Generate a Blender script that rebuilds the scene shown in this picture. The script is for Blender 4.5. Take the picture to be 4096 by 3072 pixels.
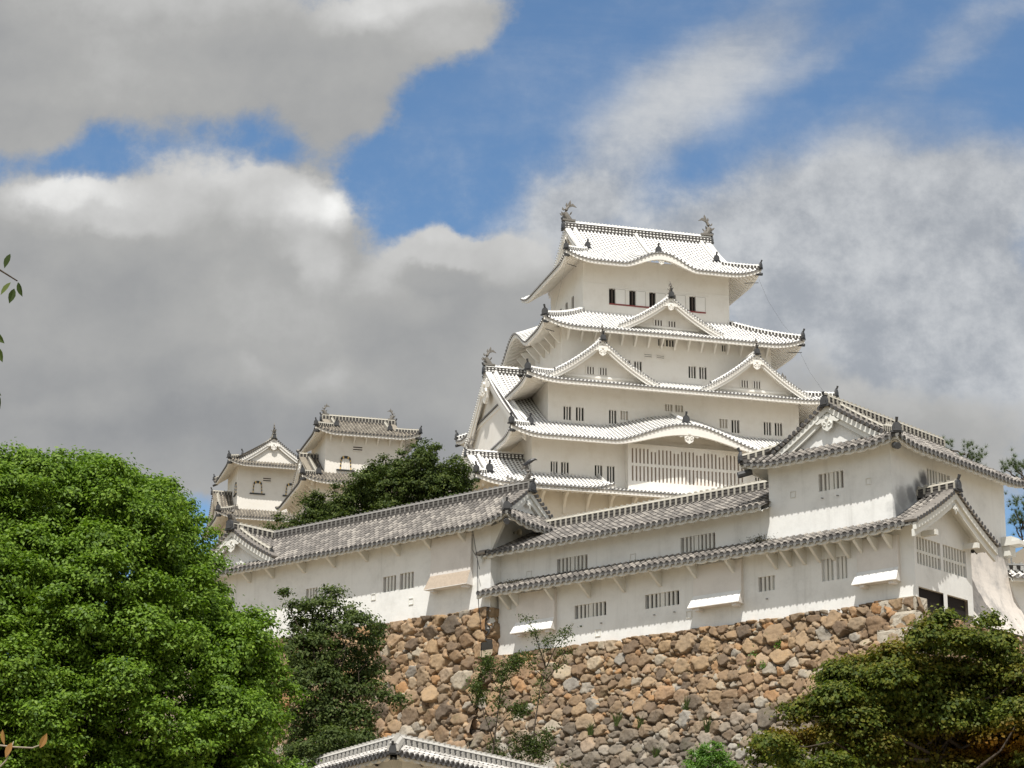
import bpy, math, random
import numpy as np
R = math.radians
random.seed(7)
rng = np.random.default_rng(7)
scene = bpy.context.scene
for o in list(bpy.data.objects):
    bpy.data.objects.remove(o)

# ------------------------------------------------------------------ camera
cam_d = bpy.data.cameras.new('camera')
cam = bpy.data.objects.new('camera', cam_d)
scene.collection.objects.link(cam)
cam_d.sensor_width = 36.0
cam_d.lens = 78.22
cam_d.clip_start = 0.1
cam_d.clip_end = 6000
cam.location = (0, 0, 1.6)
cam.rotation_mode = 'XYZ'
from mathutils import Matrix, Vector, noise as mnoise
PITCH, ROLL = 16.2288, 0.4634
cam.matrix_world = (Matrix.Translation((0, 0, 1.6)) @ Matrix.Rotation(R(90 + PITCH), 4, 'X') @ Matrix.Rotation(R(ROLL), 4, 'Z'))
scene.camera = cam

# ------------------------------------------------------------------ node helpers
def nn(nt, t, **kw):
    n = nt.nodes.new(t)
    for k, v in kw.items():
        setattr(n, k, v)
    return n
def mth(nt, op, a, b=None, c=None, clamp=False):
    n = nt.nodes.new('ShaderNodeMath'); n.operation = op; n.use_clamp = clamp
    for i, v in enumerate((a, b, c)):
        if v is None: continue
        if isinstance(v, (int, float)): n.inputs[i].default_value = v
        else: nt.links.new(v, n.inputs[i])
    return n.outputs[0]
def mixc(nt, f, a, b, mode='MIX'):
    n = nt.nodes.new('ShaderNodeMix'); n.data_type = 'RGBA'; n.blend_type = mode
    for s, v in ((n.inputs[0], f), (n.inputs[6], a), (n.inputs[7], b)):
        if isinstance(v, (int, float)): s.default_value = v
        elif isinstance(v, tuple): s.default_value = (*v[:3], 1)
        else: nt.links.new(v, s)
    return n.outputs[2]
def ramp(nt, f, stops, interp='LINEAR'):
    n = nt.nodes.new('ShaderNodeValToRGB'); n.color_ramp.interpolation = interp
    e = n.color_ramp.elements
    while len(e) < len(stops): e.new(0.5)
    for i, (p, c) in enumerate(stops):
        e[i].position = p; e[i].color = (*c, 1) if len(c) == 3 else c
    nt.links.new(f, n.inputs[0])
    return n.outputs[0]
def sstep(nt, x, lo, hi):
    n = nt.nodes.new('ShaderNodeMapRange'); n.interpolation_type = 'SMOOTHSTEP'
    nt.links.new(x, n.inputs[0]); n.inputs[1].default_value = lo; n.inputs[2].default_value = hi
    return n.outputs[0]
def noise_t(nt, vec, scale, detail=4, rough=.55, dist=0.0):
    n = nt.nodes.new('ShaderNodeTexNoise'); n.inputs['Scale'].default_value = scale
    n.inputs['Detail'].default_value = detail; n.inputs['Roughness'].default_value = rough
    n.inputs['Distortion'].default_value = dist
    if vec is not None: nt.links.new(vec, n.inputs['Vector'])
    return n

# ------------------------------------------------------------------ sun, sky and clouds
SUN_EL = 61.5
sun_d = bpy.data.lights.new('sun', 'SUN'); sun_d.energy = 3.9; sun_d.angle = R(0.53); sun_d.color = (1, .962, .90)
sun = bpy.data.objects.new('sun', sun_d); scene.collection.objects.link(sun)
SUN_AZ = 8.3   # degrees left of straight behind the camera
sdir = Vector((-math.sin(R(SUN_AZ)) * math.cos(R(SUN_EL)), -math.cos(R(SUN_AZ)) * math.cos(R(SUN_EL)), math.sin(R(SUN_EL))))
sun.rotation_euler = sdir.to_track_quat('Z', 'Y').to_euler()
sun.location = (0, -20, 60)
world = bpy.data.worlds.new('World'); scene.world = world; world.use_nodes = True
def build_sky():
    nt = world.node_tree; nt.nodes.clear()
    out = nn(nt, 'ShaderNodeOutputWorld'); bg = nn(nt, 'ShaderNodeBackground')
    bg.inputs[1].default_value = 0.115
    sky = nn(nt, 'ShaderNodeTexSky', sky_type='NISHITA'); sky.sun_disc = False
    sky.sun_elevation = R(SUN_EL); sky.sun_rotation = R(180 + 8.3); sky.altitude = 60; sky.air_density = 1.0; sky.dust_density = .6; sky.ozone_density = 2.2
    tc = nn(nt, 'ShaderNodeTexCoord'); sp = nn(nt, 'ShaderNodeSeparateXYZ'); nt.links.new(tc.outputs['Generated'], sp.inputs[0])
    # planar sky coordinates: X = x/y, Z = z/y toward the +Y horizon (clouds behind come from noise alone)
    ay = mth(nt, 'MAXIMUM', mth(nt, 'ABSOLUTE', sp.outputs[1]), .05)
    X = mth(nt, 'DIVIDE', sp.outputs[0], ay); Z = mth(nt, 'DIVIDE', sp.outputs[2], ay)
    cb = nn(nt, 'ShaderNodeCombineXYZ'); nt.links.new(X, cb.inputs[0]); nt.links.new(Z, cb.inputs[1]); nt.links.new(mth(nt, 'SIGN', sp.outputs[1]), cb.inputs[2])
    P = cb.outputs[0]
    w1 = noise_t(nt, P, 9, 6, .58)
    ws = nn(nt, 'ShaderNodeSeparateColor'); nt.links.new(w1.outputs['Color'], ws.inputs[0])
    w2 = noise_t(nt, P, 38, 5, .6)
    ws2 = nn(nt, 'ShaderNodeSeparateColor'); nt.links.new(w2.outputs['Color'], ws2.inputs[0])
    Xw = mth(nt, 'ADD', X, mth(nt, 'ADD', mth(nt, 'MULTIPLY', mth(nt, 'SUBTRACT', ws.outputs[0], .5), .040), mth(nt, 'MULTIPLY', mth(nt, 'SUBTRACT', ws2.outputs[0], .5)  , .016)))
    Zw = mth(nt, 'ADD', Z, mth(nt, 'ADD', mth(nt, 'MULTIPLY', mth(nt, 'SUBTRACT', ws.outputs[1], .5), .036), mth(nt, 'MULTIPLY', mth(nt, 'SUBTRACT', ws2.outputs[1], .5)  , .016)))
    def blob(x, z, cx, cz, a, b, th, pw=1.0):
        c, s = math.cos(R(th)), math.sin(R(th))
        dx = mth(nt, 'SUBTRACT', x, cx); dz = mth(nt, 'SUBTRACT', z, cz)
        p = mth(nt, 'MULTIPLY', mth(nt, 'ADD', mth(nt, 'MULTIPLY', dx, c), mth(nt, 'MULTIPLY', dz, s)), 1 / a)
        q = mth(nt, 'MULTIPLY', mth(nt, 'SUBTRACT', mth(nt, 'MULTIPLY', dz, c), mth(nt, 'MULTIPLY', dx, s)), 1 / b)
        d2 = mth(nt, 'ADD', mth(nt, 'MULTIPLY', p, p), mth(nt, 'MULTIPLY', q, q))
        return mth(nt, 'POWER', 2.718, mth(nt, 'MULTIPLY', mth(nt, 'POWER', d2, pw), -1.0))
    def total(lst, x, z):
        acc = None
        for (cx, cz, a, b, th, w) in lst:
            v = mth(nt, 'MULTIPLY', blob(x, z, cx, cz, a, b, th, 1.6), w)
            acc = v if acc is None else mth(nt, 'ADD', acc, v)
        return acc
    # cloud masses: centre x, centre z, half-width, half-height, tilt, weight
    thick = [(-0.178, 0.465, 0.124, 0.046, 0, 1.5), (-0.042, 0.48, 0.042, 0.024, 12, 1.2), (-0.083, 0.43, 0.023, 0.03, -60, 0.9), (-0.243, 0.417, 0.033, 0.024, 0, 0.9), (-0.14, 0.369, 0.053, 0.035, 0, 1.5), (-0.101, 0.372, 0.028, 0.03, 0, 1.2), (-0.218, 0.375, 0.042, 0.018, 0, 1.0), (-0.188, 0.316, 0.107, 0.055, 0, 1.8), (-0.104, 0.334, 0.023, 0.026, 0, 0.9), (-0.036, 0.332, 0.047, 0.032, 0, 1.4), (-0.034, 0.36, 0.02, 0.013, 0, 0.9), (0.004, 0.349, 0.027, 0.021, 0, 1.1), (-0.089, 0.267, 0.115, 0.036, 0, 1.7), (-0.025, 0.292, 0.051, 0.048, 0, 1.3), (-0.226, 0.251, 0.056, 0.031, 0, 1.3), (0.18, 0.263, 0.095, 0.029, 0, 1.0), (0.14, 0.292, 0.031, 0.019, 0, 0.5)]
    thin = [(0.08, 0.436, 0.089, 0.025, 40, 0.72), (0.055, 0.367, 0.053, 0.029, 0, 0.65), (0.128, 0.379, 0.058, 0.029, 30, 0.65), (0.209, 0.393, 0.062, 0.026, 12, 0.85), (0.179, 0.334, 0.078, 0.055, 0, 1.05), (0.141, 0.306, 0.049, 0.038, 0, 0.85), (0.221, 0.297, 0.053, 0.045, 0, 1.05), (0.026, 0.381, 0.022, 0.017, 30, 0.4), (0.222, 0.353, 0.038, 0.04, 0, 0.5), (0.215, 0.465, 0.058, 0.012, 35, 0.34), (0.19, 0.426, 0.042, 0.012, 20, 0.3), (0.151, 0.46, 0.04, 0.008, 38, 0.25)]
    white = [(-0.15, 0.402, 0.038, 0.01, 0, 0.34), (-0.098, 0.383, 0.018, 0.017, 0, 0.4), (-0.081, 0.386, 0.009, 0.014, 0, 0.4), (-0.218, 0.385, 0.036, 0.008, 0, 0.42), (-0.09, 0.353, 0.012, 0.014, 0, 0.38), (-0.026, 0.472, 0.031, 0.012, 10, 0.22), (-0.126, 0.482, 0.078, 0.014, 0, 0.2), (0.105, 0.274, 0.027, 0.012, 0, 0.25), (-0.034, 0.368, 0.018, 0.006, 0, 0.15), (0.172, 0.322, 0.04, 0.012, 8, 0.12)]
    dark = [(-0.11, 0.26, 0.093, 0.021, 0, 0.42), (-0.176, 0.283, 0.071, 0.024, 0, 0.34), (-0.051, 0.322, 0.033, 0.019, 0, 0.22), (0.209, 0.283, 0.033, 0.014, 0, 0.3), (-0.182, 0.421, 0.067, 0.012, 0, 0.2), (0.132, 0.297, 0.016, 0.01, 0, 0.25), (-0.212, 0.339, 0.044, 0.019, 0, 0.2), (-0.14, 0.36, 0.029, 0.017, 0, 0.15)]
    fb = noise_t(nt, P, 26, 9, .66); fbig = noise_t(nt, P, 5, 3, .5)
    d1 = mth(nt, 'ADD', total(thick, Xw, Zw), mth(nt, 'MULTIPLY', mth(nt, 'SUBTRACT', fb.outputs['Fac'], .5), 1.25))
    front = sstep(nt, sp.outputs[1], .0, .35)
    back = sstep(nt, fbig.outputs['Fac'], .34, .50)   # broken cloud over the rest of the sky
    up = sstep(nt, Z, .70, 1.1)
    a1 = sstep(nt, d1, .30, .95)
    away = mth(nt, 'MAXIMUM', mth(nt, 'SUBTRACT', 1.0, front), up)
    a1 = mth(nt, 'MAXIMUM', mth(nt, 'MULTIPLY', a1, mth(nt, 'SUBTRACT', 1.0, away)), mth(nt, 'MULTIPLY', back, away))
    # stretched streak noise for the cirrus
    mp = nn(nt, 'ShaderNodeMapping'); mp.inputs['Rotation'].default_value = (0, 0, R(-48)); mp.inputs['Scale'].default_value = (4.5, 15, 1); nt.links.new(P, mp.inputs[0])
    st = noise_t(nt, mp.outputs[0], 1.6, 7, .6, .4)
    hi = sstep(nt, Z, .37, .44)   # streaks only high up, puffs lower down
    tex = mth(nt, 'ADD', mth(nt, 'MULTIPLY', mth(nt, 'ADD', mth(nt, 'MULTIPLY', st.outputs['Fac'], .6), mth(nt, 'MULTIPLY', fb.outputs['Fac'], .4)), hi), mth(nt, 'MULTIPLY', fb.outputs['Fac'], mth(nt, 'SUBTRACT', 1.0, hi)))
    d2 = mth(nt, 'ADD', total(thin, Xw, Zw), mth(nt, 'MULTIPLY', mth(nt, 'SUBTRACT', tex, .5), 1.2))
    a2 = mth(nt, 'ADD', .05, mth(nt, 'MULTIPLY', sstep(nt, d2, -.12, 1.0), .92))
    # sunlit upper edges: density that thins upward
    rim = mth(nt, 'MULTIPLY', sstep(nt, mth(nt, 'SUBTRACT', total(thick, Xw, Zw), total(thick, Xw, mth(nt, 'ADD', Zw, .011))), .12, .62), .22)
    b = mth(nt, 'ADD', mth(nt, 'ADD', mth(nt, 'ADD', rim, .40), mth(nt, 'MULTIPLY', total(white, Xw, Zw), .52)), mth(nt, 'MULTIPLY', total(dark, Xw, Zw), -.42))
    b = mth(nt, 'ADD', b, mth(nt, 'MULTIPLY', mth(nt, 'SUBTRACT', noise_t(nt, P, 13, 7, .58).outputs['Fac'], .5), .62))
    ccol = ramp(nt, b, [(0.0, (1.5, 1.57, 1.68)), (.22, (2.05, 2.1, 2.16)), (.45, (2.72, 2.73, 2.69)), (.7, (4.0, 4.0, 3.95)), (.9, (5.6, 5.6, 5.5)), (1.0, (6.3, 6.3, 6.2))])
    blue = mixc(nt, 1.0, sky.outputs[0], (.60, .76, .84), 'MULTIPLY')
    c = mixc(nt, a2, blue, mixc(nt, sstep(nt, tex, .32, .70), (2.35, 2.5, 2.72), (3.9, 4.0, 4.1)))
    # unseen cloud outside the view, brightened as extra fill for the shaded walls
    ccol = mixc(nt, mth(nt, 'MULTIPLY', away, .55), ccol, (6.4, 6.5, 6.55))
    c = mixc(nt, a1, c, ccol)
    nt.links.new(c, bg.inputs[0]); nt.links.new(bg.outputs[0], out.inputs[0])
build_sky()
scene.view_settings.view_transform = 'Standard'
scene.view_settings.look = 'None'
scene.view_settings.exposure = 0.44
scene.view_settings.gamma = 1.0
scene.cycles.max_bounces = 7
scene.cycles.diffuse_bounces = 4
scene.cycles.transparent_max_bounces = 6
scene.cycles.use_denoising = True

# ------------------------------------------------------------------ mesh helpers
class MB:
    def __init__(s):
        s.V = []; s.F = []; s.M = []; s.U = []
    def v(s, p):
        s.V.append((float(p[0]), float(p[1]), float(p[2]))); return len(s.V) - 1
    def f(s, idx, m=0, uv=None):
        s.F.append(tuple(idx)); s.M.append(m); s.U.append(uv)
    def quad(s, a, b, c, d, m=0, uv=None):
        s.f([s.v(a), s.v(b), s.v(c), s.v(d)], m, uv)
    def box(s, o, ax, ay, az, m=0):
        """o = one corner, three edge vectors"""
        o, ax, ay, az = (np.array(q, float) for q in (o, ax, ay, az))
        if np.dot(np.cross(ax, ay), az) < 0: ax, ay = ay, ax
        i = [s.v(o + a * ax + b * ay + c * az) for c in (0, 1) for b in (0, 1) for a in (0, 1)]
        for q in ((0, 2, 3, 1), (4, 5, 7, 6), (0, 1, 5, 4), (2, 6, 7, 3), (0, 4, 6, 2), (1, 3, 7, 5)):
            s.f([i[k] for k in q], m)
    def cbox(s, c, hx, hy, hz, m=0, ux=(1, 0, 0), uy=(0, 1, 0)):
        ux = np.array(ux, float) * hx * 2; uy = np.array(uy, float) * hy * 2; uz = np.array((0, 0, 2 * hz))
        s.box(np.array(c, float) - ux / 2 - uy / 2 - uz / 2, ux, uy, uz, m)
    def tube(s, pts, rad, n=8, m=0, cap=True):
        pts = [np.array(p, float) for p in pts]; rings = []
        ref = np.array((0, 0, 1.0))
        for k, p in enumerate(pts):
            t = pts[min(k + 1, len(pts) - 1)] - pts[max(k - 1, 0)]; t /= (np.linalg.norm(t) + 1e-9)
            a = np.cross(t, ref)
            if np.linalg.norm(a) < .05: a = np.cross(t, (1, 0, 0))
            a /= np.linalg.norm(a); b = np.cross(t, a)
            r = rad[k] if hasattr(rad, '__len__') else rad
            rings.append([s.v(p + r * (math.cos(2 * math.pi * j / n) * a + math.sin(2 * math.pi * j / n) * b)) for j in range(n)])
        for k in range(len(rings) - 1):
            for j in range(n):
                s.f([rings[k][j], rings[k + 1][j], rings[k + 1][(j + 1) % n], rings[k][(j + 1) % n]], m)
        if cap:
            s.f(rings[0], m); s.f(rings[-1][::-1], m)
    def prism(s, outline, o, X, Y, N, th, m=0):
        """flat outline (x,y) in plane o + x X + y Y, thickness th along N (centred)"""
        o, X, Y, N = (np.array(q, float) for q in (o, X, Y, N))
        a = [s.v(o + x * X + y * Y + N * th / 2) for x, y in outline]; b = [s.v(o + x * X + y * Y - N * th / 2) for x, y in outline]
        s.f(a, m); s.f(b[::-1], m); n = len(a)
        for k in range(n):
            s.f([a[k], b[k], b[(k + 1) % n], a[(k + 1) % n]], m)
    def build(s, name, mats, parent=None, loc=(0, 0, 0), smooth=False):
        me = bpy.data.meshes.new(name); me.from_pydata(s.V, [], s.F)
        ms = mats if isinstance(mats, (list, tuple)) else [mats]
        for m in ms: me.materials.append(m)
        if len(ms) > 1: me.polygons.foreach_set('material_index', s.M)
        if any(u is not None for u in s.U):
            uvl = me.uv_layers.new(name='UVMap'); flat = []
            for f, u in zip(s.F, s.U):
                if u is None: flat += [0.0, 0.0] * len(f)
                else:
                    for q in u: flat += [q[0], q[1]]
            uvl.data.foreach_set('uv', flat)
        if smooth: me.polygons.foreach_set('use_smooth', [True] * len(me.polygons))
        me.update()
        o = bpy.data.objects.new(name, me); scene.collection.objects.link(o)
        o.location = loc
        if parent is not None: o.parent = parent
        return o
def tag(o, label, cat, group=None, kind=None):
    o['label'] = label
    if cat: o['category'] = cat
    if group: o['group'] = group
    if kind: o['kind'] = kind
    return o
def empty(name, loc, rz=0.0):
    o = bpy.data.objects.new(name, None); scene.collection.objects.link(o)
    o.empty_display_size = .5; o.location = loc; o.rotation_euler = (0, 0, rz); return o
class Root:
    """a thing: an Empty at its base; parts are modelled in its plan axes with heights above sea level"""
    def __init__(s, name, x, y, z, rz, label, cat, group=None):
        s.e = empty(name, (x, y, z), rz); s.z = z; tag(s.e, label, cat, group)
    def part(s, mb, name, mats, smooth=False):
        return mb.build(name, mats, s.e, (0, 0, -s.z), smooth)
def sub(mb, name, mats, parent, smooth=False):
    return mb.build(name, mats, parent, (0, 0, 0), smooth)

# ------------------------------------------------------------------ materials
def mat(name, col, rough=.8, spec=.3, var=.0, scale=3.0, bump=0.0, bscale=20.0, metallic=0.0):
    m = bpy.data.materials.new(name); m.use_nodes = True; nt = m.node_tree
    p = nt.nodes['Principled BSDF']; p.inputs['Roughness'].default_value = rough; p.inputs['Specular IOR Level'].default_value = spec; p.inputs['Metallic'].default_value = metallic
    p.inputs['Base Color'].default_value = (*col, 1)
    tc = nn(nt, 'ShaderNodeTexCoord')
    if var:
        n = noise_t(nt, tc.outputs['Object'], scale, 6, .6)
        c = mixc(nt, n.outputs['Fac'], tuple(q * (1 - var) for q in col), tuple(min(1, q * (1 + var)) for q in col))
        nt.links.new(c, p.inputs['Base Color'])
    if bump:
        n2 = noise_t(nt, tc.outputs['Object'], bscale, 5, .6)
        b = nn(nt, 'ShaderNodeBump'); b.inputs['Strength'].default_value = bump; b.inputs['Distance'].default_value = .05
        nt.links.new(n2.outputs['Fac'], b.inputs['Height']); nt.links.new(b.outputs[0], p.inputs['Normal'])
    return m
def plaster(name, col, stain=(.45, .43, .38), amt=.25, streak=.5):
    """lime plaster: cloudy tone, fine bump, faint vertical rain streaks"""
    m = mat(name, col, .92, .12, 0, 1, .12, 9)
    nt = m.node_tree; p = nt.nodes['Principled BSDF']; tc = nn(nt, 'ShaderNodeTexCoord')
    n = noise_t(nt, tc.outputs['Object'], .75, 9, .70)
    mp = nn(nt, 'ShaderNodeMapping'); mp.inputs['Scale'].default_value = (2.6, 2.6, .16); nt.links.new(tc.outputs['Object'], mp.inputs[0])
    s = noise_t(nt, mp.outputs[0], 1.0, 5, .6)
    f = mth(nt, 'ADD', mth(nt, 'MULTIPLY', sstep(nt, n.outputs['Fac'], .42, .78), amt), mth(nt, 'MULTIPLY', sstep(nt, s.outputs['Fac'], .52, .85), amt * streak))
    nt.links.new(mixc(nt, f, col, stain), p.inputs['Base Color'])
    return m
M_WHITE = plaster('white_plaster', (.82, .785, .725), (.62, .565, .475), .38, .6)
M_FRONT = plaster('aged_plaster', (.80, .795, .765), (.48, .47, .44), .44, 1.0)
M_SMALL = plaster('cream_plaster', (.80, .76, .69), (.60, .55, .47), .38, .5)
M_TRIM = mat('plaster_trim', (.82, .79, .735), .9, .15, .05, 1.5)
M_TRIMF = mat('aged_trim', (.70, .69, .64), .9, .15, .14, 1.2)
M_GREY = mat('grey_tile', (.20, .195, .19), .7, .3, .3, 4)
M_RIDGE = mat('ridge_courses', (.085, .078, .072), .75, .25, .35, 9)
M_GCAP = mat('grey_ridge_cap', (.20, .19, .175), .75, .25, .3, 6)
M_DISC = mat('tile_end', (.075, .072, .070), .65, .35, .45, 3.5)
M_DRIP = mat('drip_tile', (.20, .195, .18), .7, .3, .4, 5)
M_MORTAR = mat('white_mortar', (.80, .785, .745), .9, .1, .06, 5)
M_MORTF = mat('weathered_mortar', (.40, .375, .32), .9, .1, .28, 5)
M_DARK = mat('ornament_tile', (.055, .055, .056), .6, .4, .4, 6)
M_FISH = mat('fish_tile', (.17, .155, .135), .65, .35, .35, 5, .4, 14)
M_HOLE = mat('dark_interior', (.030, .026, .024), .9, .1)
M_SHUT = mat('inner_shutter', (.70, .64, .55), .9, .1, .08, 2)
M_LATT = mat('brown_lattice', (.095, .075, .062), .8, .2)
M_RED = mat('red_sill', (.24, .055, .05), .6, .3)
M_WOOD = mat('weathered_wood', (.40, .33, .26), .85, .2, .3, 8)
M_METAL = mat('dull_metal', (.30, .30, .29), .5, .5, .1, 8, metallic=.6)
M_BLACK = mat('black_lacquer', (.018, .018, .02), .4, .5)
M_GOLD = mat('gilt_fitting', (.62, .42, .13), .45, .5)
M_BARK = mat('bark', (.085, .068, .052), .95, .1, .4, 9, .6, 25)
def tile_mat(name, white):
    """UV: u = column index, v = course; every course cell has its own tone"""
    m = mat(name, (.3, .3, .3), .72, .3); nt = m.node_tree; p = nt.nodes['Principled BSDF']
    uv = nn(nt, 'ShaderNodeUVMap'); s = nn(nt, 'ShaderNodeSeparateXYZ'); nt.links.new(uv.outputs[0], s.inputs[0])
    fu = mth(nt, 'FLOOR', s.outputs[0]); fv = mth(nt, 'FLOOR', s.outputs[1])
    cb = nn(nt, 'ShaderNodeCombineXYZ'); nt.links.new(fu, cb.inputs[0]); nt.links.new(fv, cb.inputs[1])
    tc = nn(nt, 'ShaderNodeTexCoord')
    wn = nn(nt, 'ShaderNodeTexWhiteNoise'); wn.noise_dimensions = '3D'; nt.links.new(cb.outputs[0], wn.inputs[0])
    fr = mth(nt, 'FRACT', s.outputs[1])
    n = noise_t(nt, tc.outputs['Object'], 1.3, 6, .65)
    if white == 'pan':
        dash = mth(nt, 'LESS_THAN', fr, .60)
        c = mixc(nt, dash, (.80, .785, .75), mixc(nt, wn.outputs['Value'], (.085, .075, .07), (.18, .165, .155)))
    elif white == 'cover':
        j = mth(nt, 'GREATER_THAN', fr, .86)
        c = mixc(nt, mth(nt, 'MULTIPLY', j, .35), mixc(nt, wn.outputs['Value'], (.80, .785, .75), (.88, .87, .84)), (.5, .48, .46))
    else:
        lo, mid, hi = white
        c = ramp(nt, mth(nt, 'ADD', mth(nt, 'MULTIPLY', wn.outputs['Value'], .6), mth(nt, 'MULTIPLY', n.outputs['Fac'], .4)), [(.12, lo), (.5, mid), (.88, hi)])
        j = mth(nt, 'GREATER_THAN', fr, .88)
        c = mixc(nt, mth(nt, 'MULTIPLY', j, .55), c, (.10, .095, .09))
        moss = sstep(nt, noise_t(nt, tc.outputs['Object'], 2.2, 5, .7).outputs['Fac'], .60, .74)
        c = mixc(nt, mth(nt, 'MULTIPLY', moss, .5), c, (.155, .14, .105))
    nt.links.new(c, p.inputs['Base Color'])
    return m
T_WPAN = tile_mat('white_jointed_pan', 'pan'); T_WCOV = tile_mat('white_jointed_cover', 'cover')
T_GCOV = tile_mat('grey_cover_tile', ((.125, .115, .105), (.215, .195, .175), (.40, .365, .32)))
T_GPAN = tile_mat('grey_pan_tile', ((.07, .065, .06), (.11, .10, .093), (.17, .155, .14)))
T_SCOV = tile_mat('buff_cover_tile', ((.17, .145, .115), (.275, .24, .19), (.42, .375, .30)))
T_SPAN = tile_mat('buff_pan_tile', ((.085, .075, .062), (.13, .115, .095), (.20, .18, .15)))
KEEP = dict(mats=[T_WCOV, T_WPAN, M_GREY, M_GREY], pitch=.337, tl=.34, r=.085, drip=False, scal=False, trim=M_TRIM, ridge=(M_RIDGE, M_MORTAR), gs=1.0)
SMALL = dict(mats=[T_SCOV, T_SPAN, M_DISC, M_DRIP], pitch=.337, tl=.34, r=.088, drip=False, scal=False, trim=M_TRIM, ridge=(M_RIDGE, M_MORTF), gs=.8)
FRONT = dict(mats=[T_GCOV, T_GPAN, M_DISC, M_DRIP], pitch=.325, tl=.30, r=.092, drip=True, scal=True, trim=M_TRIMF, ridge=(M_RIDGE, M_MORTF), gs=.62)

# ------------------------------------------------------------------ roof pieces
def v2(P, X, D, x, d): return np.array((P[0] + x * X[0] + d * D[0], P[1] + x * X[1] + d * D[1]))
def pt(P, X, D, x, d, z): q = v2(P, X, D, x, d); return np.array((q[0], q[1], z))
def columns(a, b, pitch):
    n = max(1, int(round((b - a) / pitch))); return [a + (b - a) * (k + .5) / n for k in range(n)]
ARC = [(math.cos(t), math.sin(t)) for t in (math.pi, math.pi * .75, math.pi / 2, math.pi * .25, 0)]
def slope(mb, P, X, D, xs, dfun, H, st, eave=True, d0=0.0):
    r, tl = st['r'], st['tl']; X3 = np.array((X[0], X[1], 0.)); D3 = np.array((D[0], D[1], 0.)); off = random.randint(0, 900)
    pw = abs(xs[1] - xs[0]) if len(xs) > 1 else st['pitch']
    for i, x in enumerate(xs):
        dm = dfun(x)
        if dm - d0 < .12: continue
        n = max(1, int(round((dm - d0) / tl))); base = []
        for k in range(n + 1):
            d = d0 + (dm - d0) * k / n; base.append((d, H(x, d)))
        prev = None
        for k in range(n):
            (da, za), (db, zb) = base[k], base[k + 1]
            L = math.hypot(db - da, zb - za) + 1e-9; nrm = np.array((-(zb - za) / L * D3[0], -(zb - za) / L * D3[1], (db - da) / L))
            lo = []; hi = []
            for c, s_ in ARC:
                lo.append(mb.v(pt(P, X, D, x, da, za) + X3 * r * c + nrm * (r * s_ + .012)))
                hi.append(mb.v(pt(P, X, D, x, db, zb) + X3 * r * .84 * c + nrm * (r * .84 * s_ + .004)))
            uv = [(off + i + .5, k + .02), (off + i + .5, k + .02), (off + i + .5, k + .98), (off + i + .5, k + .98)]
            for j in range(4):
                mb.f([lo[j], lo[j + 1], hi[j + 1], hi[j]], 0, uv)
            if k == 0 and eave:   # round end tile
                c0 = pt(P, X, D, x, da, za) + nrm * .025; q = 10
                o1 = [mb.v(c0 - D3 * .035 + X3 * r * 1.14 * math.cos(t) + np.array((0, 0, r * 1.14 * math.sin(t)))) for t in np.linspace(0, 2 * math.pi, q, endpoint=False)]
                o0 = [mb.v(c0 + D3 * .02 + X3 * r * 1.14 * math.cos(t) + np.array((0, 0, r * 1.14 * math.sin(t)))) for t in np.linspace(0, 2 * math.pi, q, endpoint=False)]
                o2 = [mb.v(c0 - D3 * .015 + X3 * r * .78 * math.cos(t) + np.array((0, 0, r * .78 * math.sin(t)))) for t in np.linspace(0, 2 * math.pi, q, endpoint=False)]
                for j in range(q):
                    jj = (j + 1) % q
                    mb.f([o0[j], o0[jj], o1[jj], o1[j]], 2); mb.f([o1[j], o1[jj], o2[jj], o2[j]], 2)
                mb.f(o2, 2)
                if st['drip']:
                    xm = x + pw / 2; c1 = pt(P, X, D, xm, d0 - .02, H(xm, d0) - .05); w = pw * .30
                    mb.prism([(-w, .05), (-w * .8, -.03), (-w * .35, -.085), (0, -.12), (w * .35, -.085), (w * .8, -.03), (w, .05)], c1, X3, (0, 0, 1), -D3, .03, 3)
    # pans
    ed = [xs[0] - pw / 2] + [x + pw / 2 for x in xs]
    for i in range(len(ed) - 1):
        xa, xb = ed[i], ed[i + 1]; xm = (xa + xb) / 2
        # strips between successive covers: left half belongs to the previous pan
        for (p, q, sag0, sag1, uu) in ((xa, xm, .045, 0, 0.25), (xm, xb, 0, .045, .75)):
            dp, dq = max(dfun(p), d0), max(dfun(q), d0); dm = max(dp, dq)
            if dm - d0 < .05: continue
            n = max(1, int(round((dm - d0) / (tl * 1.0)))); pa = None
            for k in range(n + 1):
                d = d0 + (dm - d0) * k / n; d1, d2 = min(d, dp), min(d, dq)
                cur = (mb.v(pt(P, X, D, p, d1, H(p, d1) - sag0)), mb.v(pt(P, X, D, q, d2, H(q, d2) - sag1)))
                if pa:
                    u0 = off + i + uu; mb.f([pa[0], pa[1], cur[1], cur[0]], 1, [(u0, k - 1), (u0, k - 1), (u0, k - .001), (u0, k - .001)])
                pa = cur
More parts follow.
